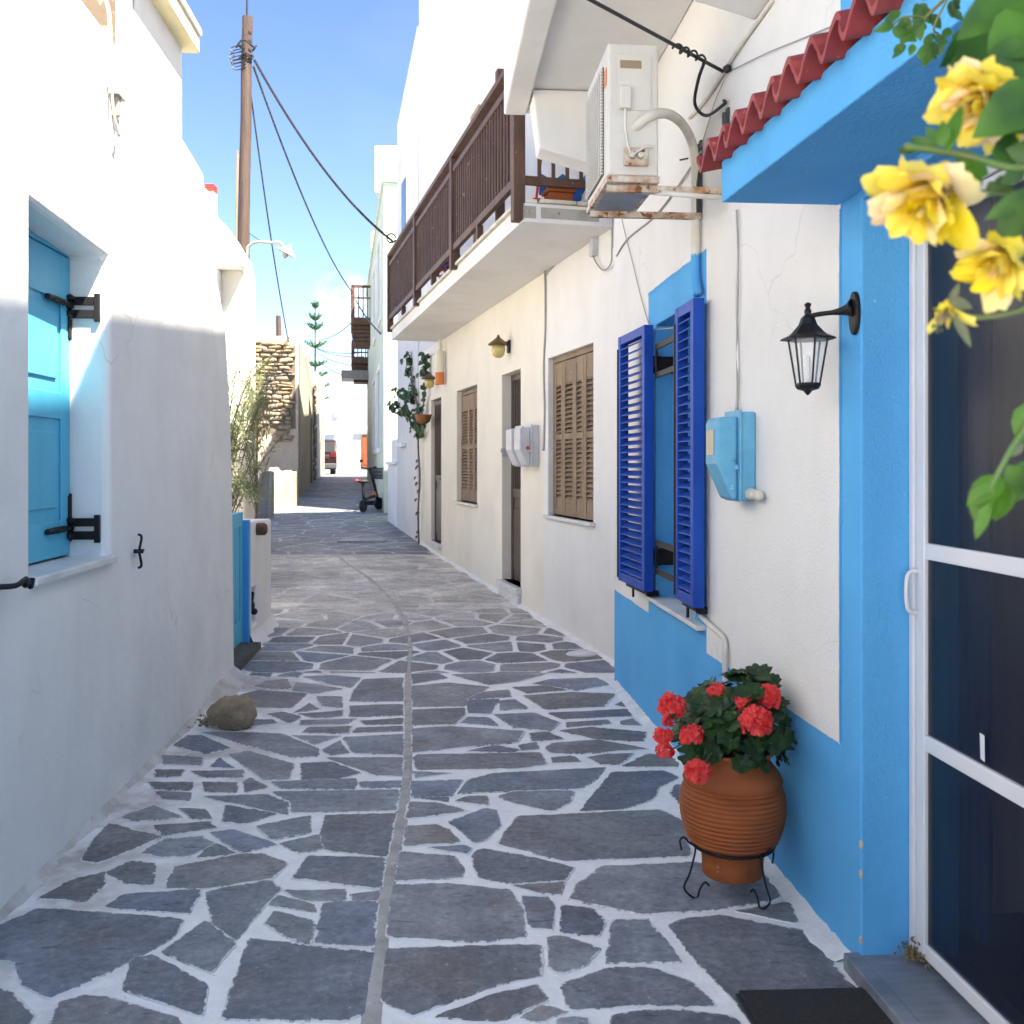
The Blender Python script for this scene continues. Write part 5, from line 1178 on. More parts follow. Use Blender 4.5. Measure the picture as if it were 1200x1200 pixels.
# ================================================================== meter boxes
def meter(fr, sc, zc, w, h, d, m_, lab, par=None, win=True):
    """box with a chamfered underside: profile in (t,z) pushed along s"""
    mb = MB(fr)
    t = thing('meter_box', lab, 'meter box', fr, (sc, 0, zc))
    mb.box(sc-w/2-.01, sc+w/2+.01, .0, d*.38, zc-h*.49, zc+h*.5); mb.build('back_case', m_, t, bevel=.010)
    mb = MB(fr); mb.box(sc-w/2-.022, sc+w/2+.022, d*.381, d*.45, zc-h*.5, zc+h*.5+.008); mb.build('flange', m_, t, bevel=.006)
    mb = MB(fr); mb.prism([(d*.451, zc-h*.49), (d*.62, zc-h*.47), (d, zc-h*.08), (d, zc+h*.38), (d*.93, zc+h*.44), (d*.451, zc+h*.45)], sc-w/2, sc+w/2, 's'); mb.build('cover', m_, t, bevel=.012, seg=3)
    if win:
        mb = MB(fr); mb.box(sc-w*.3, sc+w*.3, d+.001, d+.004, zc+h*.02, zc+h*.30); mb.build('viewing_window', mat('yellowed plastic window', (.45, .42, .32), .3), t)
    mb = MB(fr); mb.ball((sc-w/2-.008, d*.5, zc-h*.12), .014, 2); mb.box(sc-w/2-.004, sc-w/2-.0005, d*.5, d*.62, zc-h*.05, zc-h*.02); mb.build('lock_knob', m_, t, smooth=True)
    return t
mt = meter(A, 4.19, 1.628, .17, .375, .165, MBLUE, 'light blue painted electricity meter box between the shutters and the lantern')
mb = MB(A)
random.seed(2)
for k in range(9): mb.ball((4.10-k*.016, .02+random.uniform(0, .01), 1.475-k*.0006), (.02, .02, .022), 2, .15)
tag(mb.build('foam_filler', CAULK, base=(4.05, .01, 1.475), smooth=True), 'lump of white filler beside the blue meter box', 'filler')
for i, (px, lab) in enumerate(((619, 'nearer grey meter box on the cream wall, with a red dot'), (605, 'farther grey meter box on the cream wall, beside the brown door'))):
    s_ = 10.32+i*.34; z_ = 1.60+1150*0+ (543-523)/1150*10.1
    m2 = meter(B, s_, z_, .24, .42, .20, GREYP, lab, win=False); m2['group'] = 'grey electricity meters on the cream wall'
    if i == 0:
        mb = MB(B); mb.tube([(s_-.125, .12, z_-.02), (s_-.129, .12, z_-.02)], .018, 12); mb.build('red_dot', REDP, m2)
wallcable(A, [(822, 722), (832, 732), (845, 744), (849, 752), (850, 775), (850, 803)], .014, PIPEW, 'corrugated cream conduit from the blue window sill into the flowers', .018, name='wall_conduit')

# ================================================================== wall lantern
lc = Vector((3.235, .118, 0)); zl = 1.6
t0 = A.z(948, 437, .118)      # hood rim height
LN = thing('wall_lantern', 'black six sided wall lantern on the edge of the blue pillar', 'lantern', A, (3.13, 0, 2.12))
zr = CAMZ+(543-437+37)/1150*3.22*0 + CAMZ*0
zr = 1.6+(543-396)/1150*3.2                 # rim of hood
zb = 1.6+(543-450)/1150*3.2
def hexr(mb, prof, c, n=6): mb.lathe(prof, c, n)
mb = MB(A); c = (lc.x, lc.y, 0)
hexr(mb, [(.004, zr+.118), (.012, zr+.112), (.007, zr+.10), (.012, zr+.09), (.010, zr+.078), (.022, zr+.068), (.030, zr+.045), (.052, zr+.020), (.062, zr+.012), (.088, zr+.001), (.090, zr-.004), (.060, zr-.004)], c)
mb.build('hood', BLACKI, LN)
mb = MB(A)
for k in range(6):
    a = 2*math.pi*k/6; ca, sa = math.cos(a), math.sin(a)
    mb.tube([(lc.x+.062*ca, lc.y+.062*sa, zr-.004), (lc.x+.038*ca, lc.y+.038*sa, zb)], .0035, 5)
hexr(mb, [(.04, zb+.004), (.042, zb-.004), (.034, zb-.016), (.014, zb-.022), (.006, zb-.032), (.001, zb-.036)], c)
mb.build('cage', BLACKI, LN)
mb = MB(A); hexr(mb, [(.060, zr-.005), (.036, zb+.004)], c); 
mb2 = MB(A); mb2.lathe([(.060, zr-.005), (.036, zb+.004)], c, 6, cap=False); mb2.build('glass', GLASS, LN)
mb = MB(A); mb.lathe([(.012, zb+.004), (.012, zb+.03), (.009, zb+.032), (.009, zb+.085), (.003, zb+.095)], c, 12); mb.build('candle_tube', mat('white candle tube', (.7, .7, .68), .5), LN, smooth=True, angle=40)
mb = MB(A); zarm = zr+.072
mb.tube(smoothpath([(lc.x, lc.y, zarm), (lc.x-.03, lc.y-.03, zarm+.004), (lc.x-.07, lc.y-.075, zarm+.006), (3.135, .012, zarm+.012)], 5), [.008]*9+[.010, .012, .014, .017, .021, .026, .032], 8); mb.build('arm', BLACKI, LN, smooth=True)
mb = MB(A)
mb.prism([(3.13+.034*math.cos(k*.3142), zr+.068+.070*math.sin(k*.3142)) for k in range(20)], .0, .014); mb.build('back_plate', BLACKI, LN, bevel=.005)
# lamps on the cream house
def ship_lamp(px, py, lab, D=None):
    s, z = B.on(px, py, .12)
    t = thing('wall_lamp', lab, 'wall lamp', B, (s, 0, z), 'small brass and glass wall lamps of the cream house')
    mb = MB(B); mb.lathe([(.01, .15), (.02, .12), (.05, .095), (.115, .045), (.12, .035), (.06, .035)], (s, .13, z), 16); mb.build('hood', mat('aged brass', (.16, .10, .05), .5, metal=.5), t, smooth=True, angle=40)
    mb = MB(B); mb.lathe([(.07, .033), (.078, -.02), (.065, -.08), (.03, -.105), (.001, -.11)], (s, .13, z), 16); mb.build('glass_shade', mat('yellowed glass', (.55, .45, .18), .15), t, smooth=True)
    mb = MB(B); mb.tube([(s, .0, z+.06), (s, .13, z+.06)], .015, 8); mb.box(s-.05, s+.05, 0, .02, z-.05, z+.09); mb.build('wall_arm', BLACKI, t)
ship_lamp(585, 408, 'yellow glass wall lamp above the brown barred door')
ship_lamp(504, 447, 'yellow glass wall lamp by the hanging basket, at the far door')
s, z = B.on(516, 435, .08); mb = MB(B); mb.m = 0; mb.tube([(s, .09, z-.02), (s, .09, z+.3)], .07, 14); mb.tube([(s, .09, z+.3), (s, .09, z+.48)], .02, 8); mb.m = 1; mb.tube([(s, .09, z-.2), (s, .09, z-.021)], .071, 14)
tag(mb.build('cylinder_lamp', [CREAM_TINT, ORANGE], base=(s, 0, z)), 'pale tube with an orange red band high on the wall past the far door', 'wall tube')

# ================================================================== terracotta jar, stand and geranium
pc = Vector((.822, 3.66, 0)); bz = .075
POT = thing('terracotta_jar', 'ribbed round terracotta jar against the blue wall', 'jar', W, (pc.x, pc.y, bz))
prof = [(.108, 0), (.112, .004), (.113, .05), (.117, .085), (.135, .105), (.158, .125)]
z = .125
for k in range(13):
    z0 = .125+k*.0165; r0 = .158+(.193-.158)*math.sin(min(1, (k+1)/8)*math.pi/2) if k < 8 else .193-.0009*(k-8)**2
    prof += [(r0-.002, z0+.003), (r0+.0025, z0+.008), (r0+.0025, z0+.012), (r0-.002, z0+.0155)]
prof += [(.184, .352), (.172, .38), (.152, .405), (.138, .42), (.136, .435), (.145, .45), (.155, .458), (.152, .468), (.138, .468), (.125, .44), (.10, .42)]
mb = MB(); mb.lathe(prof, (pc.x, pc.y, bz), 64); mb.build('jar', TERRA, POT, smooth=True, angle=60)
mb = MB(); mb.lathe([(.13, .435), (.06, .445), (.001, .45)], (pc.x, pc.y, bz), 20, cap=False); mb.build('soil', mat('potting soil', (.03, .02, .015), .95, bs=60, bstr=1, bd=.01), POT)
STD = thing('plant_stand', 'black wrought iron ring stand under the terracotta jar', 'plant stand', W, (pc.x, pc.y, 0))
mb = MB(); rr = .151; zc_ = bz+.112
mb.tube([(pc.x+rr*math.cos(a), pc.y+rr*math.sin(a), zc_) for a in [k*math.pi/20 for k in range(41)]], .006, 8); mb.build('ring', BLACKI, STD, smooth=True)
for ang in (R(200), R(297), R(70)):
    d = Vector((math.cos(ang), math.sin(ang), 0)); c = Vector((pc.x, pc.y, 0)); e = lambda r, z: c+d*r+Vector((0, 0, z))
    mb = MB()
    mb.tube(smoothpath([e(.215, zc_+.0), e(.222, zc_+.035), e(.205, zc_+.045), e(.180, zc_+.02), e(rr+.006, zc_-.0), e(.18, .10), e(.205, .05), e(.175, .012), e(.150, .004), e(.140, .03), e(.118, .055), e(.10, .04)], 6), .0038, 7)
    mb.build('leg', BLACKI, STD, smooth=True)
random.seed(21)
GER = thing('geranium', 'coral red flowering geranium growing in the terracotta jar', 'plant', W, (pc.x, pc.y, bz+.45))
gc = Vector((pc.x, pc.y, bz+.50))
def gleaf(mb, c, n, r):
    n = n.normalized(); x = n.orthogonal().normalized(); x = Matrix.Rotation(random.uniform(0, 6.28), 3, n) @ x; y = n.cross(x)
    k = 22; vs = [c-n*r*.12]
    for i in range(k):
        a = -math.pi*.93+2*math.pi*.93*i/(k-1); rr_ = r*(1+.09*math.cos(a*7))*(1-.05*abs(a)/math.pi)
        vs.append(c+x*rr_*.55*math.cos(a)+y*rr_*.55*math.sin(a)-n*r*.02); 
    for i in range(k):
        a = -math.pi*.93+2*math.pi*.93*i/(k-1); rr_ = r*(1+.10*math.cos(a*7))
        vs.append(c+x*rr_*math.cos(a)+y*rr_*math.sin(a)+n*r*(.10*math.cos(a*7)+.06*math.sin(a*3)+random.uniform(-.02, .02)))
    fs = [(0, i+1, i+2) for i in range(k-1)]+[(i+1, k+i+1, k+i+2, i+2) for i in range(k-1)]
    mb.add(vs, fs)
mb = MB(); mst = MB()
def GP(px, py, D): return P(px, py, D)
for k in range(330):
    # an uneven bush: wide to the left, taller by the wall
    a = random.uniform(0, 6.28); u = random.random()**.45; e = random.uniform(-.35, 1.25)
    rx = .235 if math.cos(a) < 0 else .20; rz = .22+.07*math.cos(a)
    p = gc+Vector((rx*u*math.cos(a)*math.cos(e*.8), .19*u*math.sin(a)*math.cos(e*.8), -.03+rz*u*math.sin(e)+.05))
    if p.x > A.o.x-.083*p.y-.03: continue
    out = (p-gc).normalized(); n = (out*.8+Vector((-.15, -.45, .55))+Vector([random.gauss(0, .35) for _ in range(3)])).normalized()
    gleaf(mb, p, n, random.uniform(.026, .046))
    if k % 4 == 0: mst.tube([gc+Vector((random.uniform(-.07, .07), random.uniform(-.05, .05), -.05)), gc.lerp(p, .6), p], .0028, 5)
mb.build('foliage', LEAFG, GER, merge='keep', smooth=True); 
def florethead(px, py, D, r, n):
    c = P(px, py, D); mb = MB()
    for k in range(int(n*1.5)):
        th = math.acos(1-1.5*random.random()); ph = random.uniform(0, 6.28)
        d = Vector((math.sin(th)*math.cos(ph), math.sin(th)*math.sin(ph), math.cos(th))); d = (d+Vector((0, -.35, .0))).normalized()
        fc = c+d*r*random.uniform(.72, 1.0); x = d.orthogonal().normalized(); x = Matrix.Rotation(random.uniform(0, 6.28), 3, d) @ x; y = d.cross(x)
        pr = r*random.uniform(.36, .50)
        for q in range(5):
            a = q*1.2566; ex = x*math.cos(a)+y*math.sin(a); ey = y*math.cos(a)-x*math.sin(a); up = random.uniform(.1, .6)
            mb.add([fc, fc+ex*pr*.55-ey*pr*.42+d*pr*up*.3, fc+ex*pr+d*pr*up-ey*pr*.36, fc+ex*pr*1.1+d*pr*up*.8, fc+ex*pr+d*pr*up+ey*pr*.36, fc+ex*pr*.55+ey*pr*.42+d*pr*up*.3], [(0,1,2,3), (0,3,4,5)])
    mb.build('flower_head', PETR, GER, merge='keep')
    mst.tube(smoothpath([gc+Vector((0, 0, -.03)), gc.lerp(c, .6)+Vector((0, 0, .02)), c-Vector((0, 0, r*.3))], 5), .003, 5)
for px, py, D, r, n in ((787, 828, 3.55, .043, 34), (777, 862, 3.50, .030, 22), (779, 881, 3.48, .030, 20), (810, 862, 3.44, .036, 28), (818, 905, 3.40, .040, 34), (840, 815, 3.62, .038, 18), (872, 826, 3.55, .040, 30), (886, 845, 3.45, .050, 44), (898, 817, 3.56, .045, 36), (783, 846, 3.56, .022, 12)):
    florethead(px, py, D, r, n)
mst.build('stems', STEM, GER)
# door mat
q = [G(868, 1171), G(1030, 1167)]
mb = MB(A)
def toA3(v): d = v-A.o; return d.dot(A.a), d.dot(A.n)
m0, m1 = toA3(q[0]), toA3(q[1])
mb.prism([(m1[0], m1[1]), (m0[0], m0[1]), (m0[0]-.6, m0[1]), (m1[0]-.6, m1[1])], .008, .022, 'z')
DM = mb.build('door_mat', MATK, base=((m0[0]+m1[0])/2-.3, (m0[1]+m1[1])/2, .008), bevel=.004); tag(DM, 'black bristle door mat on the paving before the screen door', 'door mat')
mb = MB(A)
for a, b, c, d in ((m1[0]-.0, m1[0]+.018, m1[1]-.015, m0[1]+.015),): mb.prism([(m1[0]+.001, m1[1]), (m0[0]+.001, m0[1]), (m0[0]+.016, m0[1]), (m1[0]+.016, m1[1])], .007, .018, 'z')
mb.prism([(m0[0], m0[1]+.001), (m0[0], m0[1]+.016), (m0[0]-.6, m0[1]+.016), (m0[0]-.6, m0[1]+.001)], .007, .018, 'z')
mb.build('mat_border', RUBBER, DM)
# dry leaf litter in the door corner
mb = MB(A); random.seed(4)
for k in range(160):
    c = Vector((sD1-.05+random.gauss(0, .03), -.15+random.gauss(0, .018), .065+abs(random.gauss(0, .018)))); d = Vector([random.gauss(0, 1) for _ in range(3)]).normalized()*random.uniform(.005, .014); e = d.orthogonal().normalized()*.004
    mb.quad(c-d, c+e, c+d, c-e)
tag(mb.build('leaf_litter', mat('dry leaves', (.16, .12, .06), .9), base=(sD1-.05, -.15, .06)), kind='stuff', label='dry litter in the corner of the doorway')
# flat stone at the wall corner
q = G(682, 768); mb = MB(); mb.ball((q.x, q.y, .02), (.13, .09, .03), 3, .04); tag(mb.build('flat_stone', MARBLE, base=(q.x, q.y, 0), smooth=True), 'flat pale stone on the paving by the corner of the cream house', 'stone')

# ================================================================== roses at the upper right, close to the viewer
def leafshape(mb, base, tip, up, w, fold=.25, serr=True, curl=.15):
    ax = tip-base; Ln = ax.length; ax.normalize(); sd = ax.cross(up).normalized(); nn = sd.cross(ax).normalized()
    k = 9; vs = []; L_ = []; Rr = []; M_ = []
    for i in range(k+1):
        u = i/k; ww = w*(math.sin(math.pi*u**.8))**.85*(1 if i % 2 or not serr else .93); c = base+ax*Ln*u-nn*Ln*curl*u*u
        vs += [c-sd*ww+nn*ww*fold, c, c+sd*ww+nn*ww*fold]
    mb.add(vs, [q for i in range(k) for q in ((3*i, 3*i+1, 3*i+4, 3*i+3), (3*i+1, 3*i+2, 3*i+5, 3*i+4))])
def rose(parent, c, axis, r, layers, m_=0, mats=None):
    axis = Vector(axis).normalized(); x = axis.orthogonal().normalized(); y = axis.cross(x); mb = MB()
    for li, (cnt, lean, curl, ln, wd) in enumerate(layers):
        for q in range(cnt):
            ph = 6.283*q/cnt+li*.9+random.uniform(-.25, .25); lean_ = lean+random.uniform(-.12, .12); l_ = ln*r*random.uniform(.88, 1.12)
            mb.m = 1 if random.random() < .35 else 0
            nu, nv = 9, 9; vs = []; rad = .06*r; axl = 0; ang = lean_*.35
            for j in range(nv):
                v = j/(nv-1); w_ = wd*r*(math.sin(math.pi*(.12+.70*v)))**.8
                for i in range(nu):
                    u = i/(nu-1)*2-1; Rw = max(rad+.35*r, .3*r); da = u*w_/Rw*.75
                    rr_ = rad*(1) + (-.0*r); px_ = ph+da
                    edge = 1-.10*abs(u)**3*v
                    rf = r*(.045*math.sin(u*5+q)+.03*math.sin(u*11+q*2))*v
                    radial = x*math.cos(px_)+y*math.sin(px_)
                    vs.append(c+radial*(rr_*edge+rf+.02*r*abs(u))+axis*(axl*edge-.12*r*abs(u)**2*v))
                ang_ = lean_*(.35+.65*v)+curl*max(0, v-.55)
                rad += math.sin(ang_)*l_/(nv-1); axl += math.cos(ang_)*l_/(nv-1)
            mb.add(vs, [(j*nu+i, j*nu+i+1, (j+1)*nu+i+1, (j+1)*nu+i) for j in range(nv-1) for i in range(nu-1)])
    mb.m = 0; mb.ball(c+axis*r*.05, (r*.2, r*.2, r*.2), 2, .1)
    return mb.build('rose_bloom', mats or [PETY, PETP], parent, merge='keep', smooth=True)
random.seed(31)
RS = thing('rose_bush', 'yellow climbing rose reaching into the upper right corner', 'rose bush', W, (.82, .95, 0))
FULL = [(4, .10, .0, .95, .62), (5, .28, .2, 1.1, .82), (6, .50, .4, 1.2, .98), (6, .80, .7, 1.25, 1.05), (5, 1.25, .8, 1.2, 1.0)]
LOOSE = [(4, .18, .1, .9, .62), (5, .48, .4, 1.1, .85), (6, .95, .7, 1.2, .95)]
rose(RS, P(1170, 100, 1.04), (-.6, -.30, -.5), .058, FULL); rose(RS, P(1178, 152, 1.10), (-.2, -.4, -.8), .028, LOOSE, mats=[PETP, PETY])
rose(RS, P(1108, 202, .98), (-.6, -.28, -.75), .064, FULL)
rose(RS, P(1190, 290, 1.0), (-.65, -.35, -.55), .056, LOOSE)
rose(RS, P(1112, 356, 1.0), (-.3, -.5, -.8), .032, [(3, .9, .6, 1.2, .42), (3, .5, .3, .8, .3)])
rose(RS, P(1114, 255, 1.03), (.2, -.6, -.6), .026, [(4, .7, -.8, 1.0, .7), (3, .3, 0, .8, .5)], mats=[PETP, leafm('greenish petal', (.72, .74, .40), (.8, .8, .5), .3)])
sm = MB()
def cane(pts, r): sm.tube(smoothpath([P(*p) if len(p) == 3 and p[0] > 5 else Vector(p) for p in pts], 6), r, 7)
mn_ = [(.80, .95, 0), (.83, .92, .8), (.80, .95, 1.5), (.76, 1.0, 2.0), (.70, 1.1, 2.5)]
sm.tube(smoothpath(mn_, 6), .010, 8)
cane([(.81, .95, 1.35), (.62, .98, 1.72), (1250, 212, 1.0), (1180, 196, 1.0), (1120, 180, 1.0), (1060, 172, 1.0)], .0042)
cane([(.80, .95, 1.5), (.60, 1.0, 1.75), (1240, 232, 1.02), (1180, 228, 1.02), (1118, 224, .99)], .0036)
cane([(.80, .95, 1.4), (.60, .98, 1.70), (1240, 352, 1.0), (1190, 366, 1.0), (1140, 372, 1.0), (1115, 358, 1.0)], .0030)
cane([(.80, .95, 1.2), (.6, .95, 1.55), (1230, 478, .98), (1195, 512, .98), (1175, 545, .98), (1160, 575, .98)], .0028)
cane([(.77, .98, 1.9), (.62, 1.02, 2.0), (1230, 60, 1.05), (1180, 80, 1.05), (1150, 95, 1.06)], .0036)
cane([(.77, .98, 1.9), (.60, 1.05, 1.95), (1210, 245, 1.0), (1185, 262, 1.0), (1172, 285, 1.0)], .0032)
cane([(.70, 1.1, 2.5), (.66, 1.3, 2.4), (1200, -60, 1.5), (1130, -20, 1.55), (1085, 20, 1.6), (1062, 48, 1.62)], .0030)
cane([(1120, -20, 1.55), (1095, 30, 1.58), (1100, 40, 1.6)], .002); cane([(1085, 20, 1.6), (1060, 20, 1.6), (1045, 30, 1.62)], .0018)
sm.build('stems', STEM, RS, smooth=True)
VIEW = lambda p: (Vector((0, 0, 1.6))-p).normalized()
def lf(mb, bx, by, tx, ty, D, w, tilt=None, dz=0): 
    b, t = P(bx, by, D), P(tx, ty, D-dz); up = (VIEW(b)+Vector(tilt or (random.uniform(-.4, .4), 0, random.uniform(-.1, .5)))).normalized()
    leafshape(mb, b, t, up, w)
mb = MB()
for a in ((1215, -25, 1125, 38, 1.02, .026), (1225, 20, 1112, 75, 1.08, .030), (1160, 20, 1108, 78, 1.12, .020), (1215, 60, 1150, 92, 1.0, .024), (1212, 30, 1160, 60, 1.0, .03), (1225, 100, 1145, 156, .98, .026), (1230, 120, 1165, 150, .99, .022), (1125, 200, 1152, 218, 1.0, .011), (1130, 195, 1160, 205, 1.0, .010), (1120, 192, 1146, 178, 1.0, .010), (1128, 196, 1132, 222, 1.01, .009),
          (1098, 172, 1086, 148, 1.0, .007), (1090, 176, 1068, 160, 1.0, .007), (1105, 172, 1104, 140, .99, .008), (1110, 178, 1126, 118, .99, .008), (1075, 174, 1052, 176, 1.0, .006), (1170, 200, 1190, 150, 1.0, .014), (1195, 232, 1176, 292, .98, .014), (1215, 225, 1158, 255, .98, .012), (1215, 180, 1180, 175, .99, .012), (1200, 196, 1175, 215, 1.0, .010), (1172, 205, 1180, 236, 1.02, .009), (1160, 212, 1168, 232, 1.02, .007)): lf(mb, *a)
for a in ((1176, 560, 1133, 590, .98, .014), (1160, 565, 1140, 608, .98, .012), (1172, 562, 1150, 612, .99, .014), (1182, 565, 1165, 610, .99, .013), (1200, 560, 1180, 590, 1.0, .012), (1158, 590, 1143, 632, .97, .007), (1212, 470, 1196, 522, .98, .016), (1210, 545, 1188, 560, .99, .010), (1180, 545, 1205, 580, .99, .011)): lf(mb, *a)
random.seed(9)
for k in range(44):     # young sprigs, farther off and finer
    q = random.choice(((1062, 48), (1085, 20), (1045, 30), (1100, 40), (1075, 5), (1120, 8), (1060, 20), (1090, 55), (1080, 35)))
    bx, by = q[0]+random.gauss(0, 7), q[1]+random.gauss(0, 8); a = random.uniform(.2, 2.9); l = random.uniform(12, 24)
    lf(mb, bx, by, bx+l*math.cos(a), by+l*math.sin(a), 1.6, random.uniform(.006, .010))
mb.build('leaves', LEAFR, RS, merge='keep', smooth=True)
mb = MB()
for a in ((1200, 520, 1178, 536, .98, .005), (1110, 350, 1142, 362, .99, .006), (1116, 365, 1140, 408, .99, .005), (1112, 356, 1126, 330, .99, .004), (1122, 245, 1142, 266, 1.02, .004)): mb = MB(); lf(mb, *a); mb.build('sepal', LEAFY, RS, merge='keep')
for c, r in ((P(1106, 370, .99), .007), (P(1100, 382, .99), .006), (P(1100, 226, .965), .009)):
    mb = MB()
    for k in range(14): mb.ball(c+Vector([random.gauss(0, r*.5) for _ in range(3)]), r*.3, 1)
    mb.build('flower_centre', [LEAFY], RS)
mb = MB()
for c, r in ((P(1100, 226, .955), .010), (P(1104, 372, .98), .006)):
    for k in range(30): mb.ball(c+Vector([random.gauss(0, r*.45) for _ in range(3)]), r*.2, 1)
    mb.build('stamens', BROWNS, RS); mb = MB()

# ================================================================== climber and hanging basket on the cream wall
random.seed(14)
CLB = thing('climbing_plant', 'dark leaved climber with a long bare stem on the wall past the cream house', 'climber', B, (B.s(491), .03, .3))
tt = .06
def WB(px, py, t=.07): s, z = B.on(px, py, t); return Vector((s, t, z))
mb = MB(B); mb.tube(smoothpath([WB(491, 640), WB(490, 600), WB(492, 560), WB(490, 520), WB(492, 490), WB(488, 470), WB(482, 440), WB(480, 416)], 5), .016, 6)
mb.tube(smoothpath([WB(492, 490), WB(480, 484, .15), WB(470, 478, .3), WB(460, 474, .45)], 5), .01, 6); mb.tube(smoothpath([WB(492, 495), WB(497, 470), WB(499, 440), WB(500, 415)], 5), .01, 6); mb.tube(smoothpath([WB(482, 466), WB(474, 460, .2), WB(467, 457, .3)], 5), .008, 6)
mb.build('stem', BARK, CLB)
mb = MB(B)
def ivy(pts, n, spread):
    pa = smoothpath([WB(*p) for p in pts], 8)
    for k in range(n):
        c = random.choice(pa)+Vector((random.gauss(0, spread), abs(random.gauss(0, .05)), random.gauss(0, spread*.8)))
        d = Vector((random.gauss(0, 1), random.gauss(0, .6), random.gauss(-.6, .6))).normalized()*random.uniform(.07, .13); leafshape(mb, c, c+d, Vector((-.6, .8, .3)), d.length*.42, serr=False)
ivy([(480, 416), (482, 440), (486, 462)], 60, .05); ivy([(500, 415), (499, 440), (497, 470), (494, 492)], 70, .05); ivy([(492, 490, .1), (480, 485, .2), (470, 478, .3), (461, 474, .45)], 75, .05); ivy([(484, 468), (474, 460, .2), (467, 457, .3)], 30, .04); ivy([(490, 490), (491, 500), (495, 503)], 60, .10)
for k in range(14): c = WB(490+random.gauss(0, 1.5), random.uniform(520, 630)); leafshape(mb, c, c+Vector((random.gauss(0, .06), .05, -.06)), Vector((-.5, .8, .3)), .03)
mb.build('foliage', LEAFI, CLB, merge='keep')
c = WB(496, 490, .16); mb = MB(B); mb.lathe([(.06, -.09), (.11, -.05), (.135, .04), (.14, .055), (.12, .055), (.09, -.03)], c, 16)
tag(mb.build('hanging_basket', WICKER, base=c, smooth=True, angle=40), 'small orange wicker half basket in the climber', 'basket')

# ================================================================== olive tree behind the low wall
random.seed(17)
oc = P(303, 520, 10.6)
OT = thing('olive_tree', 'young silvery olive tree behind the low white wall', 'tree', W, (oc.x-.35, 10.6, .05))
mb = MB(); tb = Vector((oc.x-.40, 10.6, 0.0))
mb.tube(smoothpath([tb, tb+Vector((.05, 0, .7)), tb+Vector((.0, 0, 1.3)), tb+Vector((.12, 0, 1.9))], 5), [.05-.0015*k for k in range(16)], 8)
tips = []
for k in range(30):
    st = tb+Vector((.03, 0, random.uniform(.75, 1.8))); tx = random.uniform(262, 331); ty = random.uniform(418, 590)
    if ty < 470 and tx > 322: tx -= 12
    if ty > 560: tx = min(tx, 300)
    e = P(tx, ty, 10.6)+Vector((0, random.uniform(-.45, .45), 0)); m_ = st.lerp(e, .5)+Vector((0, 0, .1+random.uniform(0, .12)))
    pa = smoothpath([st, m_, e], 8); mb.tube(pa, [.011*(1-.8*i/(len(pa)-1)) for i in range(len(pa))], 5); tips.append(pa)
mb.build('trunk', BARK, OT)
mb = MB()
for pa in tips:
    for i in range(4, len(pa)):
        for q in range(8):
            c = pa[i]+Vector([random.gauss(0, .035) for _ in range(3)]); dv = (pa[i]-pa[i-1]).normalized()
            d = (dv+Vector([random.gauss(0, .8) for _ in range(3)])+Vector((0, 0, .25))).normalized()*random.uniform(.045, .075); s = d.cross(Vector([random.gauss(0, 1) for _ in range(3)])).normalized()*.007
            mb.quad(c, c+d*.5+s, c+d, c+d*.5-s)
mb.build('crown', LEAFO, OT, merge='keep')
# dry olive green shrub behind it
mb = MB(); random.seed(18)
for k in range(480):
    c = P(random.gauss(300, 7), random.gauss(482, 22), 11.4)+Vector((0, random.uniform(-.3, .3), 0)); d = Vector((random.gauss(0, .3), random.gauss(0, .3), 1)).normalized()*random.uniform(.08, .16); s = d.orthogonal().normalized()*.006
    mb.quad(c, c+d*.5+s, c+d, c+d*.5-s)
c = P(300, 540, 11.4); SB = thing('yellowing_shrub', 'upright yellowish green shrub behind the olive tree', 'shrub', W, (c.x, 11.4, 0))
mb.build('foliage', LEAFY, SB, merge='keep'); mb = MB(); mb.tube([Vector((c.x, 11.4, 0)), Vector((c.x, 11.4, 1.2)), Vector((c.x+.02, 11.4, 2.3))], [.03, .02, .006], 6)
for k in range(10): a = random.uniform(0, 6.28); z = random.uniform(1.0, 1.7); mb.tube([Vector((c.x, 11.4, z)), Vector((c.x+.15*math.cos(a), 11.4+.15*math.sin(a), z+.5))], .006, 5)
mb.build('stem', BARK, SB)

# ================================================================== norfolk pine far behind
pb = P(369.5, 560, 62); pt_ = P(369.5, 346, 62)
NP = thing('norfolk_pine', 'tall thin norfolk pine far behind the ruin', 'tree', W, (pb.x, 62, 1))
mb = MB(); mb.tube([Vector((pb.x, 62, 1)), Vector((pb.x, 62, pt_.z))], [.16, .02], 8); mb.build('trunk', BARK, NP)
mb = MB(); random.seed(6)
for py, r in ((357, 4), (371, 7.5), (382, 9), (403, 12.5), (425, 14), (438, 16), (452, 18), (466, 19), (482, 20), (500, 22), (520, 23)):
    zc2 = P(0, py, 62).z; nb_ = 7
    for k in range(nb_):
        a = 6.283*k/nb_+py; Lr = r*62/1150; d = Vector((math.cos(a), math.sin(a), 0)); c0 = Vector((pb.x, 62, zc2-.25))
        pa = [c0+d*Lr*u+Vector((0, 0, .12*math.sin(u*1.5)+.22*u*u)) for u in [i/6 for i in range(7)]]
        mb.tube(pa, [.02, .04, .055, .055, .05, .04, .02], 6)
        for q in range(26):
            u = random.uniform(.15, 1); p_ = c0+d*Lr*u+Vector((0, 0, .12*math.sin(u*1.5)+.22*u*u)); e = Vector((random.gauss(0, .6), random.gauss(0, .6), random.uniform(.2, 1))).normalized()*.20; s = e.orthogonal().normalized()*.035
            mb.quad(p_, p_+e*.6+s, p_+e, p_+e*.6-s)
mb.build('crown', NEEDLE, NP, merge='keep', smooth=True)

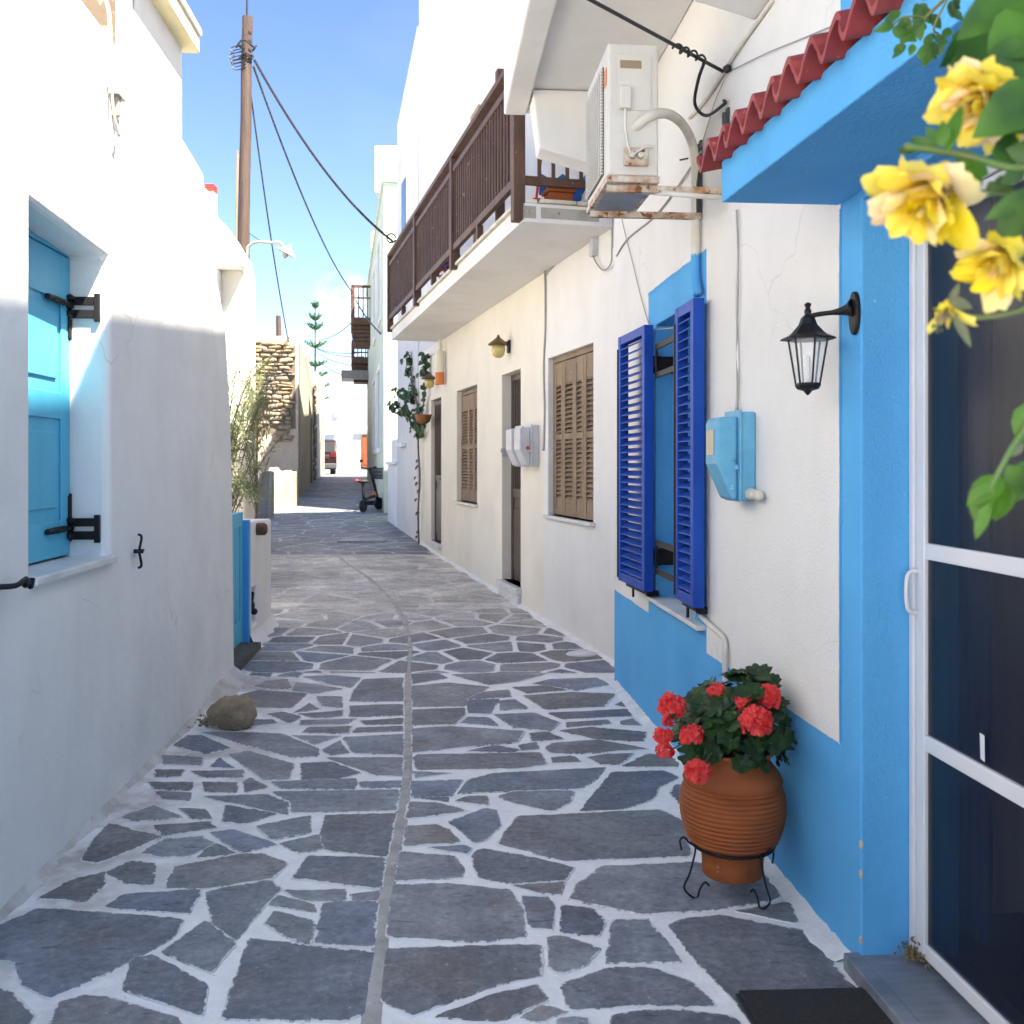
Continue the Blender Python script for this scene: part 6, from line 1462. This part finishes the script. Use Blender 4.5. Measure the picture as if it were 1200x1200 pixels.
# ================================================================== electric scooter with basket
Ds = 23.3; zs_ = lambda dz: dz
def S(px, py, d=0): q = P(px, py, Ds+d); return q
SC = thing('electric_scooter', 'small black folding electric scooter with basket and red tipped seat', 'scooter', W, (S(432, 596).x, Ds, g(Ds)))
gz = g(Ds)
def wheel(c, ax, r, w_):
    ax = Vector(ax).normalized(); x = ax.orthogonal().normalized(); y = ax.cross(x); mb = MB()
    mb.tube([c+x*(r-.05)*math.cos(a)+y*(r-.05)*math.sin(a) for a in [k*math.pi/12 for k in range(25)]], w_, 10)
    o = mb.build('wheel', RUBBER, SC, smooth=True); mb = MB(); mb.tube([c-ax*.03, c+ax*.03], r-.07, 16); mb.build('rim', DARKG, o)
w1 = Vector((S(426.8, 590).x, Ds-.15, gz+.15)); w2 = Vector((S(439, 588).x, Ds+.75, g(Ds+.75)+.15))
wheel(w1, (.95, -.3, 0), .15, .055); wheel(w2, (.75, -.65, 0), .15, .05)
mb = MB(); q = w1.lerp(w2, .5)
mb.tube([w1+Vector((0, 0, .02)), w1+Vector((.03, .1, .16)), w2+Vector((-.05, -.15, .2)), w2], .04, 8)
stm = [w2+Vector((-.02, 0, .05)), w2+Vector((-.10, -.1, .45)), w2+Vector((-.2, -.15, .85))]
mb.tube(stm, .038, 8); st = w1+Vector((.0, .1, .15)); mb.tube([st, st+Vector((-.03, .0, .40))], .04, 8)
mb.box(q.x-.09, q.x+.09, Ds, Ds+.45, gz+.16, gz+.26)
mb.build('frame', BLACKI, SC)
top_ = stm[-1]; mb = MB(); mb.tube([top_+Vector((-.22, .05, .02)), top_+Vector((-.05, 0, .0)), top_+Vector((.14, -.05, .03))], .02, 6); mb.ball(top_+Vector((.14, -.05, .03)), .035, 1); mb.tube([top_+Vector((-.2, .05, .02)), top_+Vector((-.24, .05, .16))], .01, 5); mb.ball(top_+Vector((-.22, .05, .19)), (.045, .015, .035), 2); mb.build('handlebar', BLACKI, SC)
mb = MB(); c = st+Vector((-.03, 0, .43)); mb.ball(c+Vector((0, .02, 0)), (.15, .12, .045), 2); mb.build('seat', RUBBER, SC, smooth=True); mb = MB(); mb.ball(c+Vector((-.14, -.02, .02)), (.06, .05, .03), 2); mb.build('seat_tip', REDP, SC, smooth=True)
bc = stm[1]+Vector((.12, -.12, .16)); mb = MB()
for z in (0, .08, .16, .25):
    k_ = .12+.10*z; pts = [bc+Vector((sx_*k_*1.25, sy_*k_, z)) for sx_, sy_ in ((-1, -1), (1, -1), (1, 1), (-1, 1), (-1, -1))]; mb.tube(pts, .012, 5)
for sx_ in [-1+.2*i for i in range(11)]:
    for sy_ in (-1, 1): mb.tube([bc+Vector((sx_*.15, sy_*.12, 0)), bc+Vector((sx_*.181, sy_*.145, .25))], .012, 4)
for sy_ in [-1+.25*i for i in range(9)]:
    for sx_ in (-1, 1): mb.tube([bc+Vector((sx_*.15, sy_*.12, 0)), bc+Vector((sx_*.181, sy_*.145, .25))], .012, 4)
mb.box(bc.x-.15, bc.x+.15, bc.y-.12, bc.y+.12, bc.z-.01, bc.z+.01)
mb.build('basket', DARKG, SC); mb = MB(); mb.ball(w2+Vector((-.08, -.25, .22)), (.06, .05, .08), 2); mb.build('rear_reflector', ORANGE, SC, smooth=True)

# ================================================================== sky, sun, camera
sund = Vector((1, -.85, 2.1)).normalized(); el = math.asin(sund.z); rot = math.atan2(sund.x, sund.y)
w = bpy.data.worlds.new('World'); scene.world = w; w.use_nodes = True; nt = w.node_tree
bg = nt.nodes['Background']; sky = nt.nodes.new('ShaderNodeTexSky'); sky.sky_type = 'NISHITA'; sky.sun_disc = False
sky.sun_elevation = el; sky.sun_rotation = rot; sky.air_density = .8; sky.dust_density = .1; sky.ozone_density = 3.0
tc = nt.nodes.new('ShaderNodeTexCoord')
f1, _ = noise(nt, tc.outputs['Generated'], 2.4, 7, .6, .56, .86, (1, 1, 2.2))
cd = P(402, 372, 100).normalized()
vm = N(nt, 'ShaderNodeVectorMath', operation='DISTANCE'); nm = N(nt, 'ShaderNodeVectorMath', operation='NORMALIZE'); nt.links.new(tc.outputs['Generated'], nm.inputs[0]); nt.links.new(nm.outputs[0], vm.inputs[0]); vm.inputs[1].default_value = cd
r_ = N(nt, 'ShaderNodeMapRange', i={1: .034, 2: .004}); nt.links.new(vm.outputs['Value'], r_.inputs[0])
fn, _ = noise(nt, tc.outputs['Generated'], 30, 6, .6, .38, .66)
cl_ = N(nt, 'ShaderNodeMath', operation='MULTIPLY'); nt.links.new(r_.outputs[0], cl_.inputs[0]); nt.links.new(fn, cl_.inputs[1])
mx_ = N(nt, 'ShaderNodeMath', operation='MULTIPLY_ADD', use_clamp=True); nt.links.new(f1, mx_.inputs[0]); mx_.inputs[1].default_value = .08; nt.links.new(cl_.outputs[0], mx_.inputs[2])
hs = N(nt, 'ShaderNodeHueSaturation', i={'Saturation': 1.12, 'Value': .84, 'Hue': .507}); nt.links.new(sky.outputs[0], hs.inputs['Color'])
cc = mixc(nt, mx_.outputs[0], hs.outputs[0], (4.6, 4.8, 5.2))
nt.links.new(cc, bg.inputs['Color']); bg.inputs['Strength'].default_value = .075
ld = bpy.data.lights.new('sun', 'SUN'); ld.energy = 4.6; ld.angle = R(.53); ld.color = (1, .95, .87)
so_ = bpy.data.objects.new('sun', ld); COL.objects.link(so_); so_.rotation_euler = (-sund).to_track_quat('-Z', 'Y').to_euler(); so_.location = (5, -5, 12)
cam = bpy.data.cameras.new('camera'); co = bpy.data.objects.new('camera', cam); COL.objects.link(co)
co.location = (0, 0, CAMZ); co.rotation_euler = (R(90), 0, 0); cam.sensor_width = 36; cam.lens = 36*F/1200; cam.shift_y = (HY-600)/1200; cam.clip_end = 1500; cam.clip_start = .05
cam.dof.use_dof = True; cam.dof.focus_distance = 5.0; cam.dof.aperture_fstop = 6.3
scene.camera = co
scene.view_settings.view_transform = 'Standard'; scene.view_settings.look = 'None'; scene.view_settings.exposure = EXPO; scene.view_settings.gamma = 1
scene.view_settings.use_white_balance = True; scene.view_settings.white_balance_temperature = 7400; scene.view_settings.white_balance_tint = 12
c = scene.cycles; c.max_bounces = 7; c.diffuse_bounces = 4; c.use_adaptive_sampling = True; c.adaptive_threshold = .02; c.glossy_bounces = 4; c.transparent_max_bounces = 12; c.sample_clamp_indirect = 8; c.caustics_reflective = False; c.caustics_refractive = False
for o in list(scene.objects):
    if '_b' in o: del o['_b']
for m_ in bpy.data.materials:
    if 'bumpout' in m_: del m_['bumpout']
